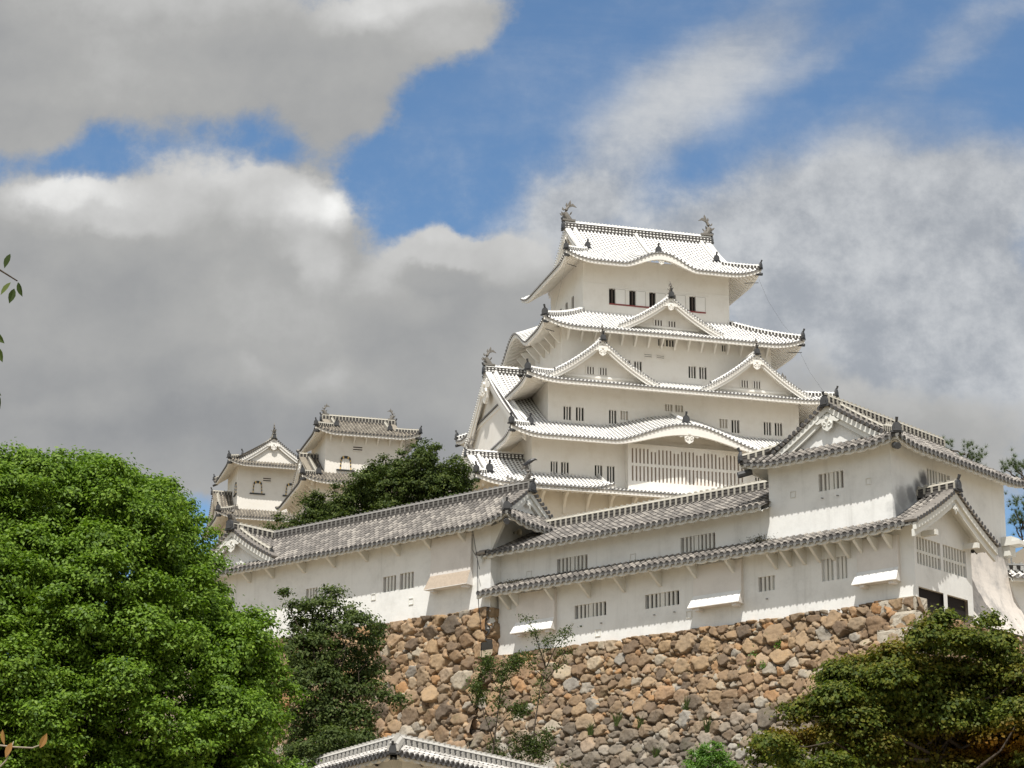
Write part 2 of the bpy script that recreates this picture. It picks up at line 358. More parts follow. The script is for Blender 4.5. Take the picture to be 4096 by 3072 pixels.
def eave_under(mb, P, X, D, hw, H, depth, thick, st, x0=None, x1=None, raf=.42, miter=True, thf=None, d_in=.07):
    """white fascia, sloping soffit and rafter ends below the tiles"""
    x0 = -hw if x0 is None else x0; x1 = hw if x1 is None else x1
    n = max(4, int((x1 - x0) / (.075 if st['scal'] else .16))); rows = []
    X3 = np.array((X[0], X[1], 0.))
    for k in range(n + 1):
        x = x0 + (x1 - x0) * k / n
        th = thick + (thf(x) if thf else 0)
        sc = (.085 * (abs(math.sin(math.pi * x / .62)) ** .6) if st['scal'] else 0)
        zt = H(x, .1) - .075; zb = zt - th
        def xx(d): return x * (1 - d / hw) if miter else x
        col = [pt(P, X, D, x, d_in, zt), pt(P, X, D, x, d_in, zb + (.09 if st['scal'] else 0) - sc)]
        if st['scal']: col.append(pt(P, X, D, xx(.16), .20, zb + .09 - sc)); col.append(pt(P, X, D, xx(.2), .22, zb + .09))
        else: col.append(pt(P, X, D, xx(.2), .24, zb))
        for d in (depth * .55, depth):
            col.append(pt(P, X, D, xx(d), d, min(H(xx(d), d) - .075 - thick, H(xx(d), d) - .2)))
        rows.append([mb.v(c) for c in col])
    for a, b in zip(rows[:-1], rows[1:]):
        for j in range(len(a) - 1): mb.f([a[j], a[j + 1], b[j + 1], b[j]], 0)
    if raf and not st['scal']:
        for x in columns(x0 + .1, x1 - .1, raf):
            dm = min(depth, hw - abs(x) - .05) if miter else depth
            if dm < .35: continue
            for (da, db) in ((.26, dm * .6), (dm * .6, dm)):
                za, zb = H(x, da) - .075 - thick, H(x, db) - .075 - thick
                if thf: za -= thf(x) * (1 if da < .3 else 0)
                w = .075
                p = [pt(P, X, D, x - w, da, za + .05), pt(P, X, D, x + w, da, za + .05), pt(P, X, D, x + w, da, za - .13), pt(P, X, D, x - w, da, za - .13),
                     pt(P, X, D, x - w, db, zb + .05), pt(P, X, D, x + w, db, zb + .05), pt(P, X, D, x + w, db, zb - .13), pt(P, X, D, x - w, db, zb - .13)]
                i = [mb.v(q) for q in p]
                for q in ((0, 1, 2, 3), (3, 2, 6, 7), (0, 3, 7, 4), (1, 5, 6, 2)): mb.f([i[k] for k in q], 0)
def resample(pts, step):
    pts = [np.array(p, float) for p in pts]; seg = [np.linalg.norm(b - a) for a, b in zip(pts[:-1], pts[1:])]; L = sum(seg)
    n = max(1, int(round(L / step))); out = []
    for k in range(n + 1):
        t = L * k / n
        for j, s_ in enumerate(seg):
            if t <= s_ + 1e-9 or j == len(seg) - 1:
                out.append(pts[j] + (pts[j + 1] - pts[j]) * min(1, t / (s_ + 1e-12))); break
            t -= s_
    return out
def ridge(pts, w, h, st, bars=.4, dots=False):
    """stacked ridge: dark tile courses, mortar bars or dots, round cap tiles"""
    mb = MB(); P = resample(pts, .33 if bars else .5); up = np.array((0, 0, 1.)); rows = []
    for k, p in enumerate(P):
        t = P[min(k + 1, len(P) - 1)] - P[max(k - 1, 0)]; t[2] = 0; t /= np.linalg.norm(t) + 1e-9; sd = np.array((t[1], -t[0], 0))
        prof = [(-w * .62, -.12), (-w * .5, .0), (-w * .5, h * .30), (-w * .56, h * .33), (-w * .48, h * .36), (-w * .46, h * .66), (-w * .55, h * .70), (-w * .50, h * .78), (-w * .30, h * .92), (0, h * 1.05)]
        prof += [(-a, b) for a, b in prof[-2::-1]]
        rows.append(([mb.v(p + sd * a + up * b) for a, b in prof], sd, t, p))
    nP = len(rows[0][0])
    for (a, *_), (b, *_) in zip(rows[:-1], rows[1:]):
        for j in range(nP - 1):
            top = 6 <= j <= nP - 8
            mb.f([a[j], b[j], b[j + 1], a[j + 1]], 1 if top else 0)
    mb.f(rows[0][0], 0); mb.f(rows[-1][0][::-1], 0)
    for k, (a, sd, t, p) in enumerate(rows):
        if bars and (k % max(1, int(round(bars / .33))) == 0):
            for s_ in (-1, 1):
                if dots:
                    mb.cbox(p + sd * s_ * w * .49 + up * h * .46, .07, .035, .045, 1, t, sd)
                    mb.cbox(p + sd * s_ * w * .52 + up * h * .10, .085, .04, .06, 1, t, sd)
                else:
                    mb.cbox(p + sd * s_ * w * .50 + up * h * .36, .045, .035, h * .36, 1, t, sd)
        mb.cbox(p + up * h * 1.04, .05, w * .24, .045, 1, t, sd)
    return mb
def oni(p, d, s):
    """ridge-end tile: bell-shaped plate with feet and a round knob thrust forward and up"""
    mb = MB(); d = np.array((d[0], d[1], 0.)); d /= np.linalg.norm(d); X = np.array((d[1], -d[0], 0)); p = np.array(p, float)
    ol = [(-.52, 0), (-.55, .10), (-.44, .16), (-.36, .20), (-.37, .52), (-.30, .74), (-.14, .88), (0, .92)]
    ol += [(-a, b) for a, b in ol[-2::-1]]
    mb.prism([(a * s, b * s) for a, b in ol], p, X, (0, 0, 1), d, .22 * s)
    mb.prism([(a * s * .62, b * s * .62 + .14 * s) for a, b in ol], p + d * .13 * s, X, (0, 0, 1), d, .10 * s)
    k = p + np.array((0, 0, .88 * s))
    mb.tube([k - d * .10 * s, k + d * .08 * s + np.array((0, 0, .12 * s)), k + d * .18 * s + np.array((0, 0, .40 * s))], [.10 * s, .11 * s, .13 * s], 8)
    return mb
def shachi(p, d, s):
    """fish ornament: head down on the ridge, body arching up, tail fins thrown back toward the ridge centre (direction d)"""
    mb = MB(); d = np.array((d[0], d[1], 0.)); d /= np.linalg.norm(d); z = np.array((0, 0, 1.)); sd = np.array((d[1], -d[0], 0)); p = np.array(p, float)
    C = [(.16, 0), (.06, .12), (-.04, .28), (-.09, .44), (-.06, .60), (.02, .74), (.12, .84)]
    rr = [.20, .22, .20, .165, .125, .09, .06]
    mb.tube([p + s * (a * d + b * z) for a, b in C], [q * s * .8 for q in rr], 10)
    def blade(a0, b0, a1, b1, w, bend, off=0):
        q0, q1 = p + s * (a0 * d + b0 * z) + sd * off * s, p + s * (a1 * d + b1 * z) + sd * off * s * 1.6
        m = (q0 + q1) / 2 + s * bend * (-(b1 - b0) * d + (a1 - a0) * z); t = (q1 - q0) / np.linalg.norm(q1 - q0); nr = np.cross(t, sd)
        ol = [q0 - nr * w * s * .5, m - nr * w * s, q1, m + nr * w * s * .7, q0 + nr * w * s * .5]
        A = [mb.v(q + sd * .03 * s) for q in ol]; B = [mb.v(q - sd * .03 * s) for q in ol]
        mb.f(A); mb.f(B[::-1])
        for k in range(5): mb.f([A[k], B[k], B[(k + 1) % 5], A[(k + 1) % 5]])
    blade(.06, .78, .18, 1.18, .09, -.10); blade(.08, .80, .52, .80, .085, .25); blade(.02, .78, -.02, 1.02, .06, .1)
    blade(-.16, .34, -.36, .44, .06, .1, .08); blade(-.16, .34, -.36, .44, .06, .1, -.08); blade(-.16, .58, -.26, .74, .05, .1); blade(-.13, .2, -.27, .24, .05, .1); blade(.12, .3, .2, .46, .05, 0, .15); blade(.12, .3, .2, .46, .05, 0, -.15)
    mb.cbox(p + z * .02 * s + d * .08 * s, .34 * s, .17 * s, .05 * s, 0, d, sd)
    return mb
def sweep(mb, top, down, N, th, m=0):
    """a board hanging from the polyline top: height down, thickness th toward N"""
    N = np.array((N[0], N[1], 0.)); dn = np.array((0, 0, -down)); rows = []
    for q in top:
        q = np.array(q, float); rows.append([mb.v(q), mb.v(q + dn), mb.v(q + dn - N * th), mb.v(q - N * th)])
    for a, b in zip(rows[:-1], rows[1:]):
        for j in range(4): mb.f([a[j], a[(j + 1) % 4], b[(j + 1) % 4], b[j]], m)
    mb.f(rows[0], m); mb.f(rows[-1][::-1], m)
def pendant(c, X, N, s, plain=False):
    """carved gable pendant"""
    mb = MB(); X3 = np.array((X[0], X[1], 0.)); N3 = np.array((N[0], N[1], 0.))
    if plain:
        ol = [(0, .5), (-.34, .28), (-.40, -.05), (-.30, -.22), (-.16, -.12), (0, -.55)]; ol += [(-a, b) for a, b in ol[-2:0:-1]]
        mb.prism([(a * s, b * s) for a, b in ol], c, X3, (0, 0, 1), N3, .14 * s)
        mb.prism([(.13 * s * math.cos(t), .13 * s * math.sin(t)) for t in np.linspace(0, 2 * math.pi, 6, endpoint=False)], np.array(c) + N3 * .1 * s, X3, (0, 0, 1), N3, .1 * s)
        return mb
    ol = [(0, .60), (-.18, .50), (-.30, .56), (-.36, .40), (-.58, .34), (-.72, .16), (-.98, .05), (-.80, -.06), (-.60, 0), (-.46, .05), (-.42, -.18), (-.36, -.42), (-.16, -.54), (0, -.64)]
    ol += [(-a, b) for a, b in ol[-2:0:-1]]
    mb.prism([(a * s, b * s) for a, b in ol], c, X3, (0, 0, 1), N3, .12 * s)
    for sx in (-1, 1):
        pts = [np.array(c, float) + N3 * .08 * s + X3 * sx * s * (.20 + .15 * math.cos(t) * (1 - t / 9)) + np.array((0, 0, s * (-.15 + .20 * math.sin(t) * (1 - t / 9)))) for t in np.linspace(0, 6, 14)]
        mb.tube(pts, .05 * s, 6)
    mb.tube([np.array(c, float) + N3 * .05 * s + np.array((0, 0, .3 * s)), np.array(c, float) + N3 * .16 * s + np.array((0, 0, .3 * s))], .12 * s, 10)
    return mb
def gable_face(parent, O, X, N, hw, zr, zb, vg, st, wallm, pend=None, plain=False, discs=True, desc=True, board=.42, wall=True, ext=0.0, holes=None):
    """dress one gable: O = plan point at the wall centre, X along the wall, N outward, zr(x) = roof height, vg = verge overhang"""
    N3 = np.array((N[0], N[1], 0.)); X3 = np.array((X[0], X[1], 0.)); O3 = np.array((O[0], O[1], 0.)); g = st['gs']; out = []
    xs = np.linspace(-hw, hw, 41); xe = np.linspace(-hw - ext, hw + ext, 45)
    def zrr(x): return zr(min(abs(x), hw + ext))
    if wall:
        mb = MB(); prev = None
        for x in xs:
            zt = zrr(x) - .12
            c = (mb.v(O3 + X3 * x + np.array((0, 0, min(zb, zt)))), mb.v(O3 + X3 * x + np.array((0, 0, zt))))
            if prev: mb.f([prev[0], c[0], c[1], prev[1]])
            prev = c
        out.append(sub(mb, 'gable_wall', wallm, parent))
    mb = MB()
    sweep(mb, [O3 + X3 * x + N3 * (vg - .06) + np.array((0, 0, zrr(x) - .07)) for x in xe], board * .62, N, .16)
    sweep(mb, [O3 + X3 * x + N3 * (vg - .16) + np.array((0, 0, zrr(x) - .07 - board * .60)) for x in xe], board * .62, N, .12)
    sweep(mb, [O3 + X3 * x + N3 * (vg - .25) + np.array((0, 0, zrr(x) - .10)) for x in xe], .06, N, vg)
    out.append(sub(mb, 'barge_board', st['trim'], parent))
    if discs:
        mb = MB(); line = [O3 + X3 * x + np.array((0, 0, zrr(x) + .05)) for x in np.linspace(-hw - ext, hw + ext, 121)]
        r = st['r'] * 1.05
        for q in resample(line, st['pitch'] * .8):
            a = q + N3 * (vg + .05); b = q + N3 * (vg - .55); k = 8
            r0 = [mb.v(a + X3 * r * math.cos(t) + np.array((0, 0, r * math.sin(t)))) for t in np.linspace(0, 2 * math.pi, k, endpoint=False)]
            r1 = [mb.v(b + X3 * r * math.cos(t) + np.array((0, 0, r * math.sin(t)))) for t in np.linspace(0, 2 * math.pi, k, endpoint=False)]
            for j in range(k): mb.f([r0[j], r0[(j + 1) % k], r1[(j + 1) % k], r1[j]], 0, [(.5, .3)] * 4)
            mb.f(r0, 1)
        out.append(sub(mb, 'verge_tiles', [st['mats'][0], st['mats'][2]], parent))
    if desc:
        for sx in (-1, 1):
            line = [O3 + X3 * x * sx + N3 * (vg - .85) + np.array((0, 0, zrr(x) + .08)) for x in np.linspace(.25, hw * .86, 14)]
            out.append(sub(ridge(line, .26, .30 * max(.8, g), st, .33), 'descending_ridge', list(st['ridge']), parent))
    if pend:
        zt = zrr(0) - .07 - board * 1.1
        out.append(sub(pendant(O3 + N3 * (vg - .10) + np.array((0, 0, zt - pend * .45)), X, N, pend, plain), 'gable_pendant', st['trim'], parent))
    return out
# ------------------------------------------------------------------ walls and windows
def wall_face(mb, O, U, N, x0, x1, z0, z1, holes=(), dep=.25, m=0):
    """vertical wall face with real openings; hole = (xa, xb, za, zb)"""
    O3 = np.array((O[0], O[1], 0.)); U3 = np.array((U[0], U[1], 0.)); N3 = np.array((N[0], N[1], 0.))
    hs = [h for h in holes if h[1] > x0 and h[0] < x1]
    X = sorted({x0, x1, *[h[k] for h in hs for k in (0, 1)]}); Z = sorted({z0, z1, *[h[k] for h in hs for k in (2, 3)]})
    P = lambda x, z, d=0: O3 + U3 * x - N3 * d + np.array((0, 0, z))
    for xa, xb in zip(X[:-1], X[1:]):
        run = None
        for za, zb in zip(Z[:-1], Z[1:]):
            cx, cz = (xa + xb) / 2, (za + zb) / 2
            if any(h[0] < cx < h[1] and h[2] < cz < h[3] for h in hs): continue
            mb.quad(P(xa, za), P(xb, za), P(xb, zb), P(xa, zb), m)
    for xa, xb, za, zb in hs:
        mb.quad(P(xa, za), P(xb, za), P(xb, za, dep), P(xa, za, dep), m); mb.quad(P(xa, zb, dep), P(xb, zb, dep), P(xb, zb), P(xa, zb), m)
        mb.quad(P(xa, za), P(xa, za, dep), P(xa, zb, dep), P(xa, zb), m); mb.quad(P(xb, za, dep), P(xb, za), P(xb, zb), P(xb, zb, dep), m)
def window(root, O, U, N, h, nb, pane, barm, dep=.25, bw=.10, mid=False, split=None):
    """pane at the back of the opening with upright plastered bars in front"""
    O3 = np.array((O[0], O[1], 0.)); U3 = np.array((U[0], U[1], 0.)); N3 = np.array((N[0], N[1], 0.)); xa, xb, za, zb = h
    P = lambda x, z, d=0: O3 + U3 * x - N3 * d + np.array((0, 0, z))
    mb = MB(); mb.quad(P(xa - .02, za - .02, dep - .004), P(xb + .02, za - .02, dep - .004), P(xb + .02, zb + .02, dep - .004), P(xa - .02, zb + .02, dep - .004))
    w = root.part(mb, 'window', pane)
    if nb:
        mb = MB(); W = xb - xa; gap = W / nb
        for k in range(1, nb):
            x = xa + gap * k; hb = bw / 2 * (1.9 if mid and k == nb // 2 else 1)
            mb.box(P(x - hb, za, .14), U3 * 2 * hb, N3 * .10, (0, 0, zb - za))
        if split: mb.box(P(xa, split - .06, .135), U3 * W, N3 * .09, (0, 0, .12))
        sub(mb, 'window_bars', barm, w)
    return w
FACES = {'F': ((0, -1), (1, 0)), 'R': ((1, 0), (0, 1)), 'B': ((0, 1), (-1, 0)), 'L': ((-1, 0), (0, -1))}
def storey(root, cx, cy, hu, hv, z0, z1, m, wins={}, nm='wall', pane=None, barm=None):
    """rectangular storey; wins[side] = list of (xa, xb, za, zb, nbars[, pane, mid, split])"""
    mb = MB()
    for sd, (N, U) in FACES.items():
        hw = hu if sd in 'FB' else hv; O = (cx + N[0] * hu, cy + N[1] * hv); L = wins.get(sd, [])
        wall_face(mb, O, U, N, -hw, hw, z0, z1, [w[:4] for w in L])
        for w in L:
            window(root, O, U, N, w[:4], w[4], w[5] if len(w) > 5 and w[5] else (pane or M_HOLE), barm or m, mid=(len(w) > 6 and w[6]), split=(w[7] if len(w) > 7 else None))
    return root.part(mb, nm, m)
# ------------------------------------------------------------------ whole roofs
def sides_of(cx, cy, ou, ov):
    return {'F': ((cx, cy - ov), (1, 0), (0, 1), ou), 'B': ((cx, cy + ov), (-1, 0), (0, -1), ou), 'L': ((cx - ou, cy), (0, -1), (1, 0), ov), 'R': ((cx + ou, cy), (0, 1), (-1, 0), ov)}
def bumpf(c, hw, h):
    def f(x):
        q = abs(x - c) / hw
        if q >= 1.25: return 0.0
        core = .5 * (1 + math.cos(math.pi * min(1, q)))
        return h * (core ** .82 if q < 1 else 0) - (.0 if q < .8 else 0)
    return f
def hip_roof(root, cx, cy, ou, ov, iu, iv, ze, zi, rise, st, wu, wv, sides='FLRB', bumps={}, k=.25, Lc=3.2, thick=.30, orn=.75, corners=('FL', 'FR'), thf={}, raf=.42):
    S = sides_of(cx, cy, ou, ov); mb = MB(); me = MB(); Hs = {}
    for sd in sides:
        P, X, D, hw = S[sd]; Dt = (ov - iv) if sd in 'FB' else (ou - iu); hi = iu if sd in 'FB' else iv; bp, bk = bumps.get(sd, (None, 0))
        def H(x, d, hw=hw, Dt=Dt, hi=hi, bp=bp, bk=bk):
            w = min(1, max(0, d / Dt)); c = hw - (hw - hi) * w - abs(x)
            z = ze + (zi - ze) * ((1 - k) * w + k * w * w) + rise * max(0, 1 - max(0, c) / Lc) ** 2.2 * (1 - w)
            return z + (bp(x) * (1 - bk * w) if bp else 0)
        def df(x, hw=hw, Dt=Dt, hi=hi): return Dt if abs(x) <= hi else Dt * max(0, hw - abs(x)) / (hw - hi)
        Hs[sd] = (H, df)
        if sd == 'B': slope(mb, P, X, D, columns(-hw, hw, 1.2), df, H, st, False)
        else: slope(mb, P, X, D, columns(-hw, hw, st['pitch']), df, H, st)
        dep = (ov - wv) if sd in 'FB' else (ou - wu)
        eave_under(me, P, X, D, hw, H, dep + .05, thick, st, raf=raf if sd != 'B' else 0, thf=thf.get(sd))
    roof = root.part(mb, 'roof', st['mats'])
    sub(me, 'eave', st['trim'], roof)
    for c in corners:
        sx = -1 if c[1] == 'L' else 1; sy = -1 if c[0] == 'F' else 1; H, df = Hs[c[0]]; P, X, D, hw = S[c[0]]; Dt = ov - iv
        xs = sx if c[0] == 'F' else -sx
        line = []
        for w in np.linspace(.02, 1, 10):
            x = (hw - (hw - iu) * w) * xs; line.append(pt(P, X, D, x, w * Dt, H(x, w * Dt) + .03))
        sub(ridge(line, .27, .36, st, .33), 'hip_ridge', list(st['ridge']), roof)
        dv = line[0] - line[1]
        sub(oni(line[0] + np.array((0, 0, -.02)), dv, orn), 'ridge_end_tile', M_DARK, roof)
        mb2 = MB(); q = line[0] - np.array((0, 0, .55)); mb2.tube([q - dv / np.linalg.norm(dv) * .5, q + dv / np.linalg.norm(dv) * .12], .14, 8); sub(mb2, 'corner_beam_end', M_DARK, roof)
    return roof, Hs
def irimoya(root, cx, cy, ou, ov, ug, vg, ze, a, c2, rise, st, wu, wv, inner=None, sides='FLR', bumps={}, Lc=3.0, thick=.30, gables='L', wallm=None, pend=1.0, plain=False, rh=.75, rw=.42, fish=0.0, orn=.7, corners=('FL', 'FR'), thf={}, ridge_from=None, ridge_to=None, board=.5, desc=True, kud=True, raf=.42, dots=False, gdesc=False):
    """hip-and-gable roof with its ridge along local x"""
    S = sides_of(cx, cy, ou, ov); mb = MB(); me = MB(); prof = lambda d: ze + a * d + c2 * d * d; Hs = {}
    for sd in sides:
        P, X, D, hw = S[sd]; bp, bk = bumps.get(sd, (None, 0)); fr = sd in 'FB'
        def H(x, d, hw=hw, bp=bp, bk=bk):
            c = hw - d - abs(x)
            return prof(d) + rise * max(0, 1 - max(0, c) / Lc) ** 2.2 * max(0, 1 - d / 2.5) + (bp(x) * max(0, 1 - bk * d) if bp else 0)
        if fr:
            def df(x):
                if inner and abs(x) < inner[0]: return ov - inner[1]
                return ov if abs(x) <= ug + vg else max(0, ou - abs(x))
        else:
            def df(x): return max(0, min(ou - ug, ov - abs(x)))
        Hs[sd] = (H, df)
        if sd == 'B': slope(mb, P, X, D, columns(-hw, hw, 1.2), df, H, st, False)
        else: slope(mb, P, X, D, columns(-hw, hw, st['pitch']), df, H, st)
        dep = (ov - wv) if fr else (ou - wu)
        eave_under(me, P, X, D, hw, H, dep + .05, thick, st, raf=raf if sd != 'B' else 0, thf=thf.get(sd))
    roof = root.part(mb, 'roof', st['mats']); sub(me, 'eave', st['trim'], roof)
    zt = prof(ov)
    rf = -(ug + vg) if ridge_from is None else ridge_from; rt = (ug + vg) if ridge_to is None else ridge_to
    sub(ridge([(cx + rf, cy, zt), (cx + rt, cy, zt)], rw, rh, st, .33 if dots else .42, dots), 'main_ridge', list(st['ridge']), roof)
    for s_, e in (('L', rf), ('R', rt)):
        if s_ not in gables: continue
        sg = -1 if s_ == 'L' else 1
        sub(oni((cx + e + sg * .10, cy, zt - .15), (sg, 0), rh * 1.25), 'ridge_end_tile', M_DARK, roof)
        if fish: sub(shachi((cx + e - sg * .25, cy, zt + rh * 1.0), (-sg, 0), fish), 'ridge_fish', M_FISH, roof)
        O = (cx + sg * ug, cy); zr = lambda x: prof(max(0, ov - abs(x)))
        hwg = ov - (ou - ug)
        gable_face(roof, O, (0, -sg), (sg, 0), hwg, zr, prof(ou - ug) - .1, vg, st, wallm or M_WHITE, pend, plain, board=board, ext=max(0, (ou - ug) * .35), desc=gdesc)
    if kud:   # descending ridges on the front slope just inside the verges, ending in an ornament
        P, X, D, hw = S['F']; H, df = Hs['F']
        for s_ in ('L', 'R'):
            if s_ not in gables: continue
            x = (ug + vg - .95) * (-1 if s_ == 'L' else 1); d1 = (ou - ug) + .55
            line = [pt(P, X, D, x, d, H(x, d) + .05) for d in np.linspace(d1, ov - .1, 12)]
            sub(ridge(line, .25, .28, st, .33), 'descending_ridge', list(st['ridge']), roof)
            sub(oni(line[0], (0, -1), orn * 1.15), 'ridge_end_tile', M_DARK, roof)
    for c in corners:
        sx = (-1 if c[1] == 'L' else 1) * (1 if c[0] == 'F' else -1); P, X, D, hw = S[c[0]]; H, df = Hs[c[0] if c[0] in Hs else 'F']; dm = ou - ug
        line = [pt(P, X, D, sx * (ou - d), d, H(sx * (ou - d), d) + .03) for d in np.linspace(.03, dm, 8)]
        sub(ridge(line, .25, .32, st, .33), 'hip_ridge', list(st['ridge']), roof); dv = line[0] - line[1]
        sub(oni(line[0], dv, orn), 'ridge_end_tile', M_DARK, roof)
        mb2 = MB(); q = line[0] - np.array((0, 0, .55)); u = dv / np.linalg.norm(dv); mb2.tube([q - u * .5, q + u * .12], .14, 8); sub(mb2, 'corner_beam_end', M_DARK, roof)
    return roof, Hs
def dormer(root, cx, vf, zf, za, hw, vb, st, wallm, pend=.55, k=.32, vg=.45, orn=.62, wins=(), fish=0.0, rh=.42, plain=False, name='dormer_gable', sill=True, board=.42):
    """triangular dormer gable facing -y: foot height zf, apex za, half width hw, wall at y = vf, running back to y = vb"""
    zp = lambda d: zf + (za - zf) * ((1 - k) * (d / hw) + k * (d / hw) ** 2)
    mb = MB(); L = vb - (vf - vg)
    for sx in (-1, 1):
        P = (cx + sx * hw, vf - vg); X = (0, 1); D = (-sx, 0)
        slope(mb, P, X, D, columns(0.25, L, st['pitch']), lambda x: hw, lambda x, d: zp(d), st, False)
    g = root.part(mb, name, st['mats'])
    zr = lambda x: zp(max(0, hw - abs(x)))
    gable_face(g, (cx, vf), (1, 0), (0, -1), hw, zr, zf - .3, vg, st, wallm, pend, plain, desc=False, wall=False, board=board)
    # gable wall with its little barred windows
    mw = MB(); prev = None
    for x in np.linspace(-hw, hw, 41):
        c = (mw.v((cx + x, vf, min(zf - .3, zr(x) - .15))), mw.v((cx + x, vf, zr(x) - .12)))
        if prev: mw.f([prev[0], c[0], c[1], prev[1]])
        prev = c
    if sill: mw.box((cx - hw * .62, vf - .10, zf + .38), (hw * 1.24, 0, 0), (0, .1, 0), (0, 0, .2))
    sub(mw, 'gable_wall', wallm, g)
    for (xa, xb, z0, z1, nb) in wins:
        mb = MB(); mb.quad((cx + xa, vf - .012, z0), (cx + xb, vf - .012, z0), (cx + xb, vf - .012, z1), (cx + xa, vf - .012, z1))
        for q in range(nb + 1):
            x = xa + (xb - xa) * q / nb; mb.box((cx + x - .055, vf - .10, z0 - .03), (.11, 0, 0), (0, .09, 0), (0, 0, z1 - z0 + .06), 1)
        sub(mb, 'gable_window', [M_LATT, wallm], g)
    for sx in (-1, 1):   # stacked verge ridge down each rake
        line = [(cx + sx * x, vf - vg + .55, zr(x) + .06) for x in np.linspace(.2, hw * .80, 12)]
        sub(ridge(line, .24, .26, st, .33), 'descending_ridge', list(st['ridge']), g)
        sub(oni((cx + sx * hw * .82, vf - vg + .55, zr(hw * .82) - .02), (sx, 0), .34), 'ridge_end_tile', M_DARK, g)
    sub(ridge([(cx, vf - vg, za), (cx, vb, za)], .30, rh, st, .42), 'main_ridge', list(st['ridge']), g)
    sub(oni((cx, vf - vg - .10, za - .05), (0, -1), orn), 'ridge_end_tile', M_DARK, g)
    if fish: sub(shachi((cx, vf - vg + .1, za + rh), (0, 1), fish), 'ridge_fish', M_FISH, g)
    return g
#BUILDINGS
# ------------------------------------------------------------------ small shared details
def struts(root, xs, yw, z0, z1, out, m, w=.07, name='eave_bracket', knee=False):
    """eave brackets on a wall facing -y, each a part of its own"""
    for x in xs:
        mb = MB(); ol = [(0, z0), (0, z1), (-out, z1), (-out, z1 - .10), (-.10, z0)]
        if knee: ol = [(0, z0), (0, z1), (-out, z1), (-out, z1 - .2), (-out * .55, z1 - .45), (-.16, z0 + .55), (-.12, z0)]
        mb.prism(ol, (x, yw, 0), (0, 1, 0), (0, 0, 1), (1, 0, 0), 2 * w); root.part(mb, name, m)
def side_struts(root, ys, xw, z0, z1, out, m):
    for y in ys:
        mb = MB(); mb.prism([(0, z0), (0, z1), (-out, z1 - .1), (-out, z1 - .25), (-.12, z0)], (xw, y, 0), (1, 0, 0), (0, 0, 1), (0, 1, 0), .16); root.part(mb, 'eave_bracket', m)
def pegs(root, pts, d, m):
    for p in pts:
        mb = MB(); p = np.array(p, float); mb.tube([p, p + np.array(d)], .03, 6); root.part(mb, 'wall_peg', m)
def loophole(root, s, y, z, m, sz=.15):
    mb = MB()
    for (a, b, c, d) in ((-1, 1, .86, 1.06), (-1, 1, -1.12, -.9), (-1, -.84, -.9, .86), (.84, 1, -.9, .86)):
        mb.box((s + a * sz, y - .035, z + c * sz), ((b - a) * sz, 0, 0), (0, .06, 0), (0, 0, (d - c) * sz))
    mb.quad((s - sz * .84, y - .004, z - sz * .9), (s + sz * .84, y - .004, z - sz * .9), (s + sz * .84, y - .004, z + sz * .86), (s - sz * .84, y - .004, z + sz * .86), 1)
    return root.part(mb, 'loophole', [m, M_FRONT])
M_HATCH = plaster('hatch_plaster', (.72, .685, .64), (.50, .46, .42), .5, .6)  # weathered plaster, browned further to paint in light bounced off the flare
def drop_box(root, xa, xb, yw, zt, zf, zb, m, mw, out=.5):
    """stone-drop hatch: shallow panel that flares out at its foot"""
    mb = MB(); prof = [(.17, zt), (.21, zf + .06), (out + .05, zb), (out + .05, zb - .035), (.0, zb - .035), (0, zt)]
    taper = lambda y: .10 * max(0, (y - .13)) / .4
    A = [mb.v((xa - taper(p), yw - p, z)) for p, z in prof]; B = [mb.v((xb + taper(p), yw - p, z)) for p, z in prof]
    n = len(prof)
    for k in range(n): mb.f([A[k], B[k], B[(k + 1) % n], A[(k + 1) % n]], 1 if k == 1 else 0)
    mb.f(A[::-1]); mb.f(B)
    for x in (xa + .22, xb - .32): mb.box((x, yw - out + .04, zb - .16), (.22, 0, 0), (0, .34, 0), (0, 0, .12))
    return root.part(mb, 'stone_drop_hatch', [m, mw])
